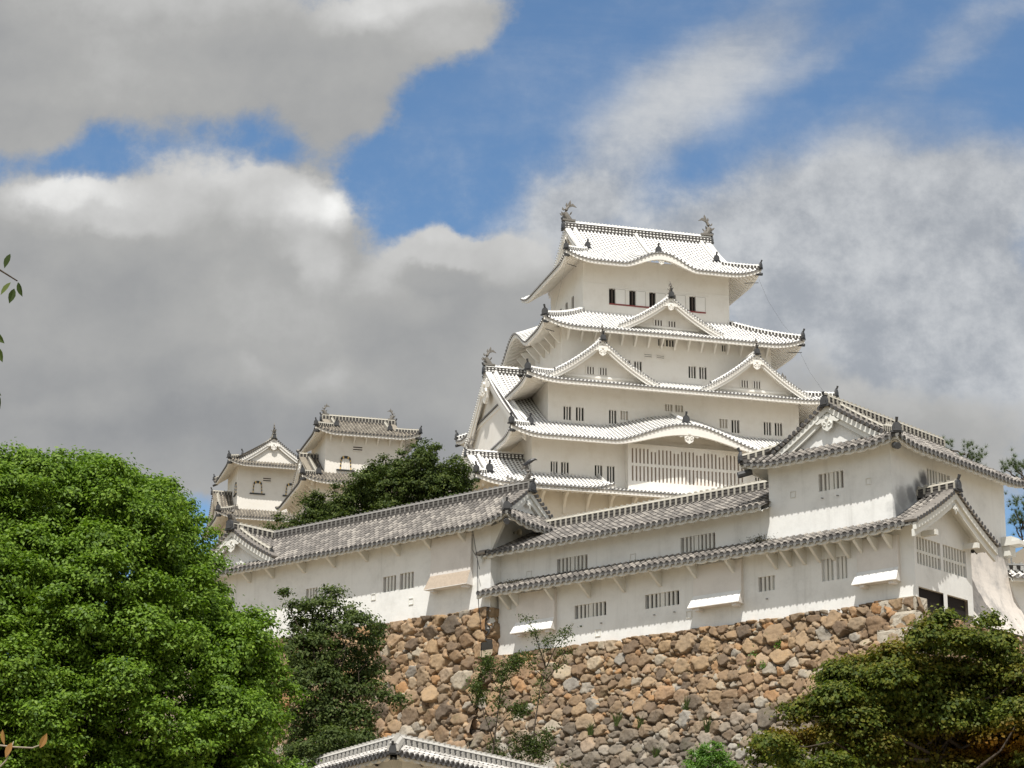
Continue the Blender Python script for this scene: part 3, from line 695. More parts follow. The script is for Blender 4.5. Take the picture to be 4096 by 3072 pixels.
def bell_window(root, O, U, N, x, z0, w, h, pane):
    """cusped bell-shaped window with black and gilt frame and a black sill"""
    O3 = np.array((O[0], O[1], 0.)); U3 = np.array((U[0], U[1], 0.)); N3 = np.array((N[0], N[1], 0.))
    def arch(k, n=17):
        pts = []
        for t in np.linspace(0, 1, n):
            if t < .33: q = t / .33; pts.append((-w / 2 * k * (1 - .14 * q), h * k * .74 * q))
            elif t > .67: q = (1 - t) / .33; pts.append((w / 2 * k * (1 - .14 * q), h * k * .74 * q))
            else:
                q = (t - .33) / .34; a = math.pi * (1 - q); pts.append((w / 2 * k * .86 * math.cos(a), h * k * (.74 + .26 * math.sin(a) ** .7)))
        return pts
    P = lambda a, b, d: O3 + U3 * (x + a) + N3 * d + np.array((0, 0, z0 + b))
    mb = MB(); mb.f([mb.v(P(a, b, .03)) for a, b in arch(.84)]); r = root.part(mb, 'bell_window', pane)
    mb = MB(); o, i = arch(1.0, 25), arch(.82, 25)
    for k in range(24):
        q = [P(*o[k], .09), P(*o[k + 1], .09), P(*i[k + 1], .09), P(*i[k], .09)]; e = [P(*o[k], 0), P(*o[k + 1], 0), P(*i[k + 1], 0.03), P(*i[k], 0.03)]
        m = 1 if k % 3 == 1 or k in (0, 23) else 0
        a = [mb.v(c) for c in q]; b = [mb.v(c) for c in e]; mb.f(a[::-1], m)
        mb.f([a[0], a[1], b[1], b[0]], m); mb.f([a[3], b[3], b[2], a[2]], m)
    sub(mb, 'window_frame', [M_BLACK, M_GOLD], r)
    mb = MB(); mb.box(P(-w * .78, -.14, 0), U3 * w * 1.56, N3 * .14, (0, 0, .13)); sub(mb, 'window_sill', M_BLACK, r)
    mb = MB()
    for k in range(1, 4): mb.box(P(-w * .42 + w * .84 * k / 4 - .03, .02, .035), U3 * .06, N3 * .03, (0, 0, h * .74))
    sub(mb, 'window_bars', M_TRIM, r)
def vent(root, O, U, N, xa, xb, za, zb, m):
    O3 = np.array((O[0], O[1], 0.)); U3 = np.array((U[0], U[1], 0.)); N3 = np.array((N[0], N[1], 0.)); mb = MB(); P = lambda x, z, d: O3 + U3 * x + N3 * d + np.array((0, 0, z))
    mb.quad(P(xa, za, .004), P(xb, za, .004), P(xb, zb, .004), P(xa, zb, .004), 1); h = zb - za
    for k in range(3): mb.box(P(xa - .04, za + h * (k / 2.0) - .05, 0), U3 * (xb - xa + .08), N3 * .07, (0, 0, .10))
    root.part(mb, 'vent', [m, M_LATT])

# ------------------------------------------------------------------ main keep
M_SLOTF = mat('painted_shadow_line', (.40, .36, .31), .9, .1)
M_SLOT = mat('shaded_shutter', (.34, .26, .21), .9, .1, .15, 1.2)  # inner shutter colour with the shade of the recess painted in
keep = Root('main_keep', 11.53, 193.53, 40.0, R(15.444), 'tall white five-tiered castle keep with white-jointed tile roofs', 'castle keep')
B = lambda L, nb=3, pane=None: [(a, b, c, d, nb, pane) for a, b, c, d in L]
topF = [(x, x + .60, 63.71, 65.11, 2, M_HOLE) for x in (-4.48, -2.58, -.70, 1.20, 3.09)]
storey(keep, 0, 0, 6.9, 5.03, 60.4, 67.97, M_WHITE, {'F': topF, 'L': [(x - .35, x + .35, 63.71, 65.11, 2, M_HOLE) for x in (1.9, 0, -1.9)]}, barm=M_LATT)
mb = MB()   # sliding plaster panels, lintel groove and cornice line of the top storey
for x in (-3.86, -1.96, -.08, 1.82, 3.71):
    m1 = MB(); m1.box((x, -5.07, 63.71), (.86, 0, 0), (0, .045, 0), (0, 0, 1.40)); keep.part(m1, 'sliding_shutter', M_TRIM)
mb.box((-6.93, -5.06, 65.42), (13.86, 0, 0), (0, .03, 0), (0, 0, .06)); mb.box((-4.75, -5.075, 65.11), (9.6, 0, 0), (0, .05, 0), (0, 0, .07))
keep.part(mb, 'lintel_moulding', M_TRIM)
for x in (-3.86, -1.96, -.08, 1.82, 3.71):
    mb = MB(); mb.box((x + .86, -5.075, 63.71), (.035, 0, 0), (0, .06, 0), (0, 0, 1.4)); mb.box((x, -5.075, 65.08), (.86, 0, 0), (0, .06, 0), (0, 0, .03)); keep.part(mb, 'shutter_shadow_line', M_SLOTF)  # raised grey-brown strips paint the shadow line at each panel edge
mb = MB(); mb.box((-4.48, -5.11, 63.60), (9.1, 0, 0), (0, .09, 0), (0, 0, .11)); mb.box((-6.98, -2.4, 63.60), (.09, 0, 0), (0, 4.8, 0), (0, 0, .11)); keep.part(mb, 'window_sill', M_RED)
s5 = B([(-4.13, -3.47, 56.62, 57.68), (-3.10, -2.42, 56.62, 57.68), (1.90, 2.58, 56.58, 57.68), (2.90, 3.58, 56.58, 57.68)]) + B([(-.88, -.30, 59.28, 59.92), (-.16, .62, 59.28, 59.92), (5.05, 5.65, 59.28, 59.92), (-6.15, -5.35, 59.2, 59.85)])
storey(keep, 0, 0, 9.67, 7.80, 54.4, 60.5, M_WHITE, {'F': s5, 'L': B([(-1.6, -.9, 56.7, 57.7), (.9, 1.6, 56.7, 57.7)])})
vent(keep, (0, -7.8), (1, 0), (0, -1), -2.16, -1.50, 58.10, 58.42, M_WHITE); vent(keep, (0, -7.8), (1, 0), (0, -1), -1.02, -.36, 58.08, 58.40, M_WHITE)
s4 = B([(-10.05, -9.38, 51.38, 52.57), (-8.95, -8.25, 51.38, 52.57), (-6.0, -5.34, 51.36, 52.57), (5.13, 5.85, 51.44, 52.60), (8.12, 8.80, 51.47, 52.65), (9.14, 9.84, 51.49, 52.65)]) + B([(-4.97, -4.30, 51.78, 52.57), (-.94, -.27, 52.89, 53.5), (-.01, .70, 52.88, 53.5), (4.03, 4.75, 51.77, 52.59)], 3, M_SHUT)
storey(keep, 0, 0, 11.42, 9.55, 48.8, 54.72, M_WHITE, {'F': s4, 'L': B([(-4, -3.3, 51.4, 52.5)])})
s3 = B([(-11.76, -11.15, 45.66, 47.14), (-10.85, -10.18, 45.66, 47.14), (-7.92, -7.26, 45.66, 47.10), (-6.84, -6.18, 45.66, 47.10), (6.4, 7.05, 45.66, 47.1), (7.5, 8.15, 45.66, 47.1)])
storey(keep, 0, 0, 13.41, 11.54, 44.3, 49.6, M_WHITE, {'F': s3})
storey(keep, 0, 0, 13.38, 11.51, 34.0, 44.9, M_WHITE, {'F': B([(-10.86, -10.18, 42.1, 42.87)]) + B([(-11.78, -11.1, 42.1, 42.87)], 3, M_SHUT) + B([(-5.9, -5.2, 42.1, 42.87)])})
# projecting lattice bay
mb = MB(); slots = []
n = 30
for k in range(n):
    x = -4.85 + 9.77 * k / (n - 1); up = 48.62 - (.22 if k in (5, 6, 11, 12, 17, 18, 23, 24) else 0)
    slots += [(x - .075, x + .075, 45.80, 47.10), (x - .075, x + .075, 47.34, up)]
# one column of wall per slot keeps the grid small
xs = [-5.25] + [-4.85 + 9.77 * (k + .5) / (n - 1) for k in range(n - 1)] + [5.35]
for k in range(n): wall_face(mb, (0, -12.32), (1, 0), (0, -1), xs[k], xs[k + 1], 45.0, 50.6 if False else 49.0, slots[2 * k:2 * k + 2], .16)
mb.quad((-5.25, -11.5, 45.0), (-5.25, -12.32, 45.0), (-5.25, -12.32, 49.0), (-5.25, -11.5, 49.0)); mb.quad((5.35, -12.32, 45.0), (5.35, -11.5, 45.0), (5.35, -11.5, 49.0), (5.35, -12.32, 49.0))
mb.quad((-5.25, -12.32, 49.0), (5.35, -12.32, 49.0), (5.35, -11.5, 49.0), (-5.25, -11.5, 49.0))
bay = keep.part(mb, 'lattice_bay', M_WHITE)
mb = MB(); mb.quad((-5.1, -12.17, 45.6), (5.2, -12.17, 45.6), (5.2, -12.17, 48.8), (-5.1, -12.17, 48.8)); sub(mb, 'window', M_SLOT, bay)
mb = MB(); mb.box((-5.3, -12.42, 44.94), (10.7, 0, 0), (0, .9, 0), (0, 0, .12)); sub(mb, 'window_sill', M_TRIM, bay)
# roofs, from the top down
b0 = bumpf(-.25, 3.5, 1.30)
irimoya(keep, 0, 0, 9.17, 7.30, 6.45, .65, 66.84, .58, .0228, .72, KEEP, 6.9, 5.03, sides='FLR', bumps={'F': (b0, .30)}, gables='LR', wallm=M_WHITE, pend=.9, rh=.72, fish=1.75, orn=.62, thf={'F': lambda x: .30 * b0(x) / 1.3}, dots=True, gdesc=False)
def tymp(root, H, P, X, D, dep, hw, zb, m, c=0, below=.10):
    mb = MB(); prev = None
    for x in np.linspace(c - hw, c + hw, 40):
        q = (mb.v(pt(P, X, D, x, dep - .01, zb)), mb.v(pt(P, X, D, x, dep - .01, max(zb + .01, H(x, dep) - below))))
        if prev: mb.f([prev[0], q[0], q[1], prev[1]])
        prev = q
    return root.part(mb, 'gable_wall', m)
rf, Hs = hip_roof(keep, 0, 0, 11.96, 10.09, 6.9, 5.03, 59.66, 62.75, .66, KEEP, 9.67, 7.8, sides='FLRB', bumps={'L': (bumpf(0, 4.4, 1.9), .35)}, corners=('FL', 'FR', 'BL', 'BR'))
S = sides_of(0, 0, 11.96, 10.09); tymp(keep, Hs['L'][0], *S['L'][:3], 2.29, 4.4, 60.3, M_WHITE)
struts(keep, [x for x in np.linspace(-9.2, 9.2, 16)], -7.8, 59.0, 60.2, 1.0, M_TRIM, .08)
side_struts(keep, np.linspace(-7.2, 7.2, 10), -9.67, 58.9, 60.3, 1.2, M_TRIM)
dormer(keep, -.2, -8.25, 60.32, 63.30, 4.75, -5.0, KEEP, M_WHITE, vg=1.15, pend=.62, fish=.95, wins=[(-1.20, -.45, 60.95, 61.45, 3), (.05, .80, 60.95, 61.45, 3)])
hip_roof(keep, 0, 0, 14.02, 12.15, 9.67, 7.80, 54.16, 55.95, .52, KEEP, 11.42, 9.55, sides='FLRB', corners=('FL', 'FR', 'BL', 'BR'))
for x in (-7.15, 6.85): dormer(keep, x, -10.35, 54.62, 58.10, 5.0, -7.7, KEEP, M_WHITE, vg=1.15, pend=.78, fish=.95, wins=[(-1.12, -.42, 55.35, 55.98, 3), (.02, .72, 55.35, 55.98, 3)])
b3 = bumpf(-.35, 6.7, 1.80)
rf, Hs = irimoya(keep, 0, 0, 15.86, 13.99, 13.85, .62, 48.74, .49, .0119, .66, KEEP, 13.41, 11.54, inner=(11.42, 9.55), bumps={'F': (b3, .06)}, gables='LR', wallm=M_WHITE, pend=1.9, rh=.62, fish=1.5, thf={'F': lambda x: .55 * b3(x) / 1.8}, dots=True, board=.75)
S = sides_of(0, 0, 15.86, 13.99); tymp(keep, Hs['F'][0], *S['F'][:3], 2.46, 6.8, 49.55, M_WHITE, -.35, .35)
mb = MB(); P, X, D, hw = S['F']; H = Hs['F'][0]
rd = ridge([pt(P, X, D, -.35, d, H(-.35, d) + .06) for d in np.linspace(.9, 4.3, 8)], .26, .28, KEEP, .33); keep.part(rd, 'descending_ridge', list(KEEP['ridge']))
keep.part(oni(pt(P, X, D, -.35, .85, H(-.35, .85)), (0, -1), .8), 'ridge_end_tile', M_DARK)
keep.part(pendant(pt(P, X, D, -.35, .18, H(-.35, .1) - 1.05), (1, 0), (0, -1), .95), 'gable_pendant', M_TRIM)
S0 = sides_of(0, 0, 9.17, 7.30); P, X, D, hw = S0['F']; H0 = lambda x, d: 66.84 + .58 * d + .0228 * d * d + b0(x) * max(0, 1 - .3 * d)
keep.part(ridge([pt(P, X, D, -.25, d, H0(-.25, d) + .05) for d in np.linspace(1.0, 7.1, 12)], .25, .28, KEEP, .33), 'descending_ridge', list(KEEP['ridge']))
keep.part(oni(pt(P, X, D, -.25, .95, H0(-.25, .95)), (0, -1), .78), 'ridge_end_tile', M_DARK)
keep.part(pendant(pt(P, X, D, -.25, .18, H0(-.25, .1) - .72), (1, 0), (0, -1), .62), 'gable_pendant', M_TRIM)
# lowest skirt roof and the west annex under the same eave
hip_roof(keep, 0, 0, 16.45, 14.60, 13.41, 11.54, 44.34, 45.22, .5, KEEP, 13.41, 11.54, sides='FR', corners=('FR',), Lc=2.5)
struts(keep, [-14.6, -12.6, -10.62, -8.62, -6.62, -4.62, -2.6, -.6, 1.4, 3.4], -11.52, 42.75, 44.45, 1.25, M_TRIM, .11, knee=True)
storey(keep, -13.0, -9.2, 4.2, 2.28, 34.0, 44.9, M_WHITE)
irimoya(keep, -13.0, -9.2, 5.95, 5.40, 4.95, .42, 44.34, .48, .0275, .55, KEEP, 4.2, 2.34, sides='FL', gables='L', wallm=M_WHITE, pend=.7, rh=.5, fish=1.0, corners=('FL',), ridge_to=-.45, dots=True)
for (x, y, z) in ((-9.1, -7.2, 67.0), (9.1, -7.2, 67.0), (-11.9, -10.0, 59.9), (11.9, -10.0, 59.9)):
    d = np.array((x, y, 0)); d /= np.linalg.norm(d); p = np.array((x, y, z)) - d * 1.0 - np.array((0, 0, .6)); mb = MB(); mb.tube([p - d * .5, p + d * .8 - np.array((0, 0, .12))], .035, 5); keep.part(mb, 'eave_rod', M_DARK)
mb = MB()   # battered stone base of the keep
for k in range(6):
    z0, z1 = 22 + k * 2, 24 + k * 2; a, b = 13.4 + (34 - z0) * .38, 13.4 + (34 - z1) * .38; c, d = a - 1.87, b - 1.87
    for (p, q) in (((-a, -c), (a, -c)), ((a, -c), (a, c)), ((a, c), (-a, c)), ((-a, c), (-a, -c))):
        f = b / a; g = d / c; mb.quad((*p, z0), (*q, z0), (q[0] * f, q[1] * g, z1), (p[0] * f, p[1] * g, z1))
M_BASE = mat('keep_base_stone', (.30, .26, .20), .95, .1, .5, 1.4, .8, 2.2)
keep.part(mb, 'stone_base', M_BASE)
for P in ([(9.0, -7.1, 66.6), (9.6, -7.6, 64.5), (10.6, -8.6, 62.0), (11.4, -9.4, 60.6)], [(11.6, -9.8, 59.2), (12.2, -10.5, 57.2), (13.0, -11.4, 55.3)], [(-9.0, -6.9, 66.5), (-9.8, -7.4, 63.5), (-10.4, -8.0, 61.4)]):
    mb = MB(); mb.tube(P, .008, 4); keep.part(mb, 'lightning_cable', M_DARK)

# ------------------------------------------------------------------ the two small keeps behind the trees
wk = Root('small_keep', -14.78, 206.92, 40.0, R(15.444), 'small cream keep with grey-buff roofs and one bell window, rising just behind the dark tree', 'castle tower')
storey(wk, 0, 0, 3.8, 3.75, 50.5, 55.75, M_SMALL, {})
bell_window(wk, (0, -3.75), (1, 0), (0, -1), -1.86, 52.12, 1.12, 1.32, M_SMALL)
vent(wk, (0, -3.75), (1, 0), (0, -1), -1.17, -.31, 54.02, 54.47, M_SMALL)
struts(wk, np.linspace(-3.4, 3.4, 7), -3.75, 54.75, 55.5, .75, M_TRIM, .07)
irimoya(wk, 0, 0, 5.05, 5.0, 3.10, .45, 55.38, .42, .016, .5, SMALL, 3.8, 3.75, gables='LR', wallm=M_SMALL, pend=.55, rh=.5, fish=.95, orn=.55, Lc=2.2, thick=.22)
storey(wk, 0, 0, 4.95, 5.6, 38, 50.75, M_SMALL, {'F': B([(-3.4, -2.6, 47.5, 48.6), (-2.2, -1.4, 47.5, 48.6)])})
irimoya(wk, 0, 0, 6.55, 7.2, 5.2, .42, 50.10, .42, .016, .5, SMALL, 4.95, 5.6, inner=(3.8, 3.75), gables='LR', wallm=M_SMALL, pend=.9, rh=.45, orn=.6, Lc=2.4, thick=.22)
side_struts(wk, np.linspace(-5.2, 5.2, 10), -4.95, 49.4, 50.55, 1.1, M_TRIM)
nk = Root('small_keep', -27.50, 242.45, 40.0, R(15.444 - 90), 'small cream keep with a front gable and bell windows on black sills', 'castle tower')
storey(nk, 0, 0, 3.9, 3.7, 55.6, 61.55, M_SMALL, {})
for y in (-1.50, 2.15): bell_window(nk, (3.9, 0), (0, 1), (1, 0), y, 58.22, 1.08, 1.38, M_SMALL)
bell_window(nk, (0, -3.7), (1, 0), (0, -1), 2.6, 58.22, 1.08, 1.38, M_SMALL)
vent(nk, (3.9, 0), (0, 1), (1, 0), -.91, -.06, 59.58, 60.05, M_SMALL)
irimoya(nk, 0, 0, 5.6, 5.05, 4.4, .42, 61.05, .50, .034, .5, SMALL, 3.9, 3.7, sides='FR', gables='R', wallm=M_SMALL, pend=.75, rh=.42, fish=1.15, orn=.6, corners=('FR', 'FL', 'BR'), Lc=2.2, thick=.22, ridge_from=-4.8)
hip_roof(nk, 0, 0, 6.3, 6.1, 3.9, 3.7, 54.95, 56.35, .45, SMALL, 4.6, 4.4, sides='FR', corners=('FR',), Lc=2.4, thick=.22)
dormer(nk, -.2, -5.4, 55.2, 58.75, 4.6, -3.6, SMALL, M_SMALL, pend=.6)
storey(nk, 0, 0, 4.6, 4.4, 38, 55.4, M_SMALL, {})

# ------------------------------------------------------------------ front ranges (shared plan axes: s to the right and forward, t to the back)
GX, GY, YF = 15.631, 88.827, R(-41.3)
FA = np.array((math.cos(YF), math.sin(YF))); FB = np.array((-math.sin(YF), math.cos(YF)))
def fp(s, t): q = np.array((GX, GY)) + s * FA + t * FB; return float(q[0]), float(q[1])
gal = Root('gallery_building', GX, GY, 18.2, YF, 'long two-storey white gallery with two grey eaves, running left from the corner turret', 'gallery')
mb = MB(); up = [(-18.05, -16.23, 21.80, 22.54, 8, None, True), (-10.93, -9.05, 21.82, 22.56, 9, None, True)]
wall_face(mb, (0, .10), (1, 0), (0, -1), -21.8, -6.08, 21.0, 23.45, [w[:4] for w in up]); wall_face(mb, (-21.8, 0), (0, -1), (-1, 0), -5.2, -.10, 18.0, 24.4)
wall_face(mb, (0, 5.2), (-1, 0), (0, 1), 6.1, 21.8, 18, 23.4)
gal.part(mb, 'wall', M_FRONT)
M_PANE = mat('grey_plaster_shutter', (.42, .37, .34), .9, .1, .1, 2)
for w in up: window(gal, (0, .10), (1, 0), (0, -1), w[:4], w[4], M_PANE, M_TRIMF, mid=True, bw=.105)
low = [(-16.78, -14.95, 19.56, 20.18, 8, M_HOLE, True), (-12.74, -10.86, 19.56, 20.19, 8, M_HOLE, True), (-6.65, -5.80, 19.59, 20.22, 4, M_PANE), (-3.45, -2.86, 19.64, 20.58, 3, M_PANE), (-2.72, -2.19, 19.64, 20.59, 3, M_PANE)]
mb = MB(); wall_face(mb, (0, -.15), (1, 0), (0, -1), -21.4, 1.0, 17.6, 21.45, [w[:4] for w in low])
gw = [(.06, 1.92, 19.87, 21.0), (2.12, 3.97, 19.87, 21.0)]
wall_face(mb, (1.0, 0), (0, 1), (1, 0), -.15, 4.40, 18.94, 21.2, gw); wall_face(mb, (1.0, 0), (0, 1), (1, 0), -.15, .06, 17.6, 18.94); wall_face(mb, (1.0, 0), (0, 1), (1, 0), 2.0, 2.3, 17.6, 18.94); wall_face(mb, (1.0, 0), (0, 1), (1, 0), 3.95, 4.40, 18.3, 18.94)
wall_face(mb, (0, 4.4), (-1, 0), (0, 1), -1.0, 0.0, 17.6, 22.0)
Hl = lambda x, d: 21.20 + .46 * d + .03 * d * d + .16 * max(0, (x + 3.2) / 4.7) ** 2
prev = None
for y in np.linspace(-.15, 4.40, 30):
    q = (mb.v((1.0, y, 21.2)), mb.v((1.0, y, Hl(1.0, 3.25 - abs(y - 2.1)) - .15)))
    if prev: mb.f([prev[0], q[0], q[1], prev[1]])
    prev = q
mb.quad((1.0, -.15, 18.94), (-.6, -.15, 18.94), (-.6, 4.4, 18.94), (1.0, 4.4, 18.94))
gal.part(mb, 'wall', M_FRONT)
for w in low: window(gal, (0, -.15), (1, 0), (0, -1), w[:4], w[4], w[5], M_TRIMF, mid=len(w) > 6, bw=.11)
for w in gw: window(gal, (1.0, 0), (0, 1), (1, 0), w, 8, M_PANE, M_TRIMF, bw=.10, split=20.42, dep=.3)
mb = MB(); mb.quad((.86, .06, 17.9), (.86, 3.95, 17.9), (.86, 3.95, 18.94), (.86, .06, 18.94)); gal.part(mb, 'stone_drop_slot', M_HOLE)  # near-black sheet stands in for the shade inside the open slot
S2 = dict(st=FRONT)
def gable_roof(root, x0, x1, ye, yr, ze, sl, c2=0.0, thick=.20, wall_y=0.0, rh=.45, rw=.36, left=True, right=True):
    """plain ridge roof: front slope tiled, back slope plain"""
    W = yr - ye; H = lambda x, d: ze + sl * d + c2 * d * d; mb = MB()
    slope(mb, (0, ye), (1, 0), (0, 1), columns(x0, x1, FRONT['pitch']), lambda x: W, H, FRONT)
    slope(mb, (0, 2 * yr - ye), (-1, 0), (0, -1), columns(-x1, -x0, 1.2), lambda x: W, H, FRONT, False)
    r = root.part(mb, 'roof', FRONT['mats']); me = MB()
    eave_under(me, (0, ye), (1, 0), (0, 1), 999, H, wall_y - ye + .05, thick, FRONT, x0, x1, miter=False)
    sub(me, 'eave', M_TRIMF, r)
    sub(ridge([(x0 + .1, yr, ze + sl * W + c2 * W * W), (x1, yr, ze + sl * W + c2 * W * W)], rw, rh, FRONT, .33), 'main_ridge', list(FRONT['ridge']), r)
    zr = lambda x: H(0, max(0, W - abs(x)))
    if left: gable_face(r, (x0 + .3, yr), (0, -1), (-1, 0), W, zr, ze - .2, .3, FRONT, M_FRONT, 0, board=.3, desc=False, wall=True)
    return r, H
gable_roof(gal, -22.15, -6.0, -.85, 2.6, 23.14, .44, .008, wall_y=.1)
mb = MB(); xs = columns(-21.95, 1.80, .325)
slope(mb, (0, -1.15), (1, 0), (0, 1), xs, lambda x: 3.25 if x > .02 else (1.27 if x < -6.1 else 1.16), Hl, FRONT)
slope(mb, (0, 5.35), (-1, 0), (0, -1), columns(-1.80, -.02, .325), lambda x: 3.25, lambda x, d: Hl(-x, d), FRONT)
r = gal.part(mb, 'roof', FRONT['mats']); me = MB(); eave_under(me, (0, -1.15), (1, 0), (0, 1), 999, Hl, 1.02, .20, FRONT, -21.95, .98, miter=False); sub(me, 'eave', M_TRIMF, r)
gable_face(r, (1.0, 2.1), (0, 1), (1, 0), 3.25, lambda x: Hl(1.3, 3.25 - abs(x)), 21, .80, FRONT, M_FRONT, .42, True, wall=False, board=.46, desc=False)
sub(ridge([(0.02, 2.1, Hl(1.3, 3.25)), (1.80, 2.1, Hl(1.3, 3.25) + .06)], .34, .36, FRONT, .42), 'main_ridge', list(FRONT['ridge']), r)
sub(oni((1.86, 2.1, Hl(1.3, 3.25) - .05), (1, 0), .55), 'ridge_end_tile', M_DARK, r)
mb = MB()
for y in (.55, 3.85): mb.box((.9, y - .1, 21.05 + .0), (.78, 0, 0), (0, .2, 0), (0, 0, .22))
sub(mb, 'purlin_end', M_TRIMF, r)
struts(gal, [-20.68, -20.07, -17.92, -15.88, -13.88, -11.85, -9.81, -7.81, -5.68, -4.96, -4.24, -3.49, -2.78, -2.06, -1.36, -.66, .05], -.15, 20.46, 21.08, .78, M_TRIMF, .065)
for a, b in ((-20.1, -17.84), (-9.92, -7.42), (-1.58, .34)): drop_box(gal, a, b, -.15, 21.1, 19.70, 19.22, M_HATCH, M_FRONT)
for s, z in ((-19.73, 22.05), (-13.59, 22.05)): loophole(gal, s, .10, z, M_TRIMF)
for s, z in ((-15.42, 18.80), (-10.32, 19.05)): loophole(gal, s, -.15, z, M_TRIMF)
pegs(gal, [(s, -.14, z) for s, z in ((-16.38, 19.22), (-15.2, 19.22), (-12.2, 19.25), (-11.1, 19.25), (-6.2, 19.25))], (0, -.12, -.02), M_METAL)

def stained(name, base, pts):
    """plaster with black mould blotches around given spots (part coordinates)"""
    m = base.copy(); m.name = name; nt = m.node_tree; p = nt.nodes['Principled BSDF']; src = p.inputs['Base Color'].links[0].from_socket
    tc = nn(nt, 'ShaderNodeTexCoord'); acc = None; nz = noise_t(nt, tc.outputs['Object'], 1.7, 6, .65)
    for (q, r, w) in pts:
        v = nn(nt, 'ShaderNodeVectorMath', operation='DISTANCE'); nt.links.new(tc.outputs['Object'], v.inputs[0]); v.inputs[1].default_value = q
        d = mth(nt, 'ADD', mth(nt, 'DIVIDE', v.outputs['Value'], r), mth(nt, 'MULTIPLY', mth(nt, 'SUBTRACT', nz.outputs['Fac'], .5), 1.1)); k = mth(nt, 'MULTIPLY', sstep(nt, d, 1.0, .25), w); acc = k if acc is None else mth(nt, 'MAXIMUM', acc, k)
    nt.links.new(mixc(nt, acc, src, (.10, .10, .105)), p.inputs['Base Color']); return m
# corner turret over the right end of that gallery; its plan axes: x away (t), y to the left (-s)
tx, ty = fp(-3.05, 4.68)
tur = Root('corner_turret', tx, ty, 18.2, YF + R(90), 'white corner turret with a grey hip-and-gable roof above the end of the gallery', 'turret')
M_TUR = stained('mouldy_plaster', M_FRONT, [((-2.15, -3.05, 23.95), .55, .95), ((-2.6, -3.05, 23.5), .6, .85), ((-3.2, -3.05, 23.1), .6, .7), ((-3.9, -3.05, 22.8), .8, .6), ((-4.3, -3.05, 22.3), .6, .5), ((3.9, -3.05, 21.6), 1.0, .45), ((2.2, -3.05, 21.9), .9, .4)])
storey(tur, 0, 0, 4.68, 3.05, 18.0, 25.12, M_TUR, {'L': [(-.51, .72, 23.52, 24.27, 6, M_PANE, True)], 'F': [(-1.84, .05, 23.75, 24.54, 8, M_PANE, True)]}, barm=M_TRIMF)
irimoya(tur, 0, 0, 5.56, 3.93, 4.38, .36, 24.88, .52, .023, .26, FRONT, 4.68, 3.05, sides='FLB', gables='L', wallm=M_FRONT, pend=.62, rh=.40, rw=.34, orn=.5, corners=('FL', 'BL'), Lc=2.0, thick=.20, ridge_to=4.7, board=.42, kud=False, gdesc=True)
mb = MB(); prev = None
for z in np.linspace(21.7, 18.0, 14):   # flared foot of the right-hand wall
    o = 1.15 * ((21.7 - z) / 3.7) ** 2.2
    q = (mb.v((-.25, -3.05 - o - .004, z)), mb.v((4.70 + o * .5, -3.05 - o - .004, z)))
    if prev: mb.f([prev[0], q[0], q[1], prev[1]])
    prev = q
M_OLD = plaster('patched_plaster', (.66, .61, .555), (.27, .265, .26), 1.0, .9)
tur.part(mb, 'wall_flare', M_OLD)
def tl(s, sz=.13, z=23.6):   # framed loopholes on the gable face
    mb = MB(); x = s + 3.05
    for (a, b, c, d) in ((-1, 1, .86, 1.06), (-1, 1, -1.12, -.9), (-1, -.84, -.9, .86), (.84, 1, -.9, .86)):
        mb.box((-4.68 - .035, -(x + a * sz), z + c * sz), (0, -(b - a) * sz, 0), (.06, 0, 0), (0, 0, (d - c) * sz))
    tur.part(mb, 'loophole', M_TRIMF)
tl(-4.86); tl(-1.11)
pegs(tur, [(-4.66, -(s + 3.05), 23.22) for s in (-3.37, -2.61)], (-.14, 0, -.02), M_METAL)
mb = MB()   # little bracketed hood on the far right corner
mb.box((4.2, -3.55, 22.35), (.75, 0, 0), (0, .5, 0), (0, 0, .22)); mb.box((4.2, -3.95, 22.18), (.75, 0, 0), (0, .9, 0), (0, 0, .17)); mb.box((4.3, -3.4, 21.75), (.5, 0, 0), (0, .35, 0), (0, 0, .42))
tur.part(mb, 'corner_hood', M_TRIMF)

# left gallery (x = s + 30)
lx, ly = fp(-30, 0)
LEFT = dict(FRONT); LEFT['ridge'] = (M_RIDGE, M_GCAP)
lg = Root('gallery_building', lx, ly, 20.2, YF, 'single-storey white gallery on the higher wall at left, with a fish-topped gable end', 'gallery')
lw = [(1.45, 2.33, 22.14, 22.90, 4, M_PANE), (2.59, 3.51, 22.13, 22.93, 4, M_PANE), (-4.0, -3.16, 22.37, 22.97, 4, M_PANE)]
mb = MB(); wall_face(mb, (0, -.62), (1, 0), (0, -1), -11.5, 8.5, 19.6, 24.75, [w[:4] for w in lw]); wall_face(mb, (8.5, 0), (0, 1), (1, 0), -.62, 3.8, 19.6, 25.0); wall_face(mb, (0, 3.8), (-1, 0), (0, 1), -8.5, 11.5, 19.6, 25.0); wall_face(mb, (-11.5, 0), (0, -1), (-1, 0), -3.8, .62, 19.6, 25)
lg.part(mb, 'wall', M_FRONT)
for w in lw: window(lg, (0, -.62), (1, 0), (0, -1), w[:4], w[4], w[5], M_TRIMF, bw=.11)
irimoya(lg, -1.0, 1.6, 11.3, 3.15, 9.75, .32, 24.38, .60, .032, .42, LEFT, 9.5, 2.22, sides='FR', gables='R', wallm=M_FRONT, pend=.5, plain=True, rh=.42, rw=.34, fish=.78, orn=.46, corners=('FR',), Lc=2.4, thick=.20, ridge_from=-8.0, board=.40, kud=False)
dormer(lg, -9.0, -.95, 24.78, 26.62, 3.15, 1.7, FRONT, M_FRONT, pend=.62, fish=.85, orn=.62, rh=.42, k=.2, sill=False)
struts(lg, [-8.2, -6.42, -4.11, -1.95, .34, 2.53, 4.70, 6.95], -.62, 23.82, 24.32, .62, M_TRIMF, .08)
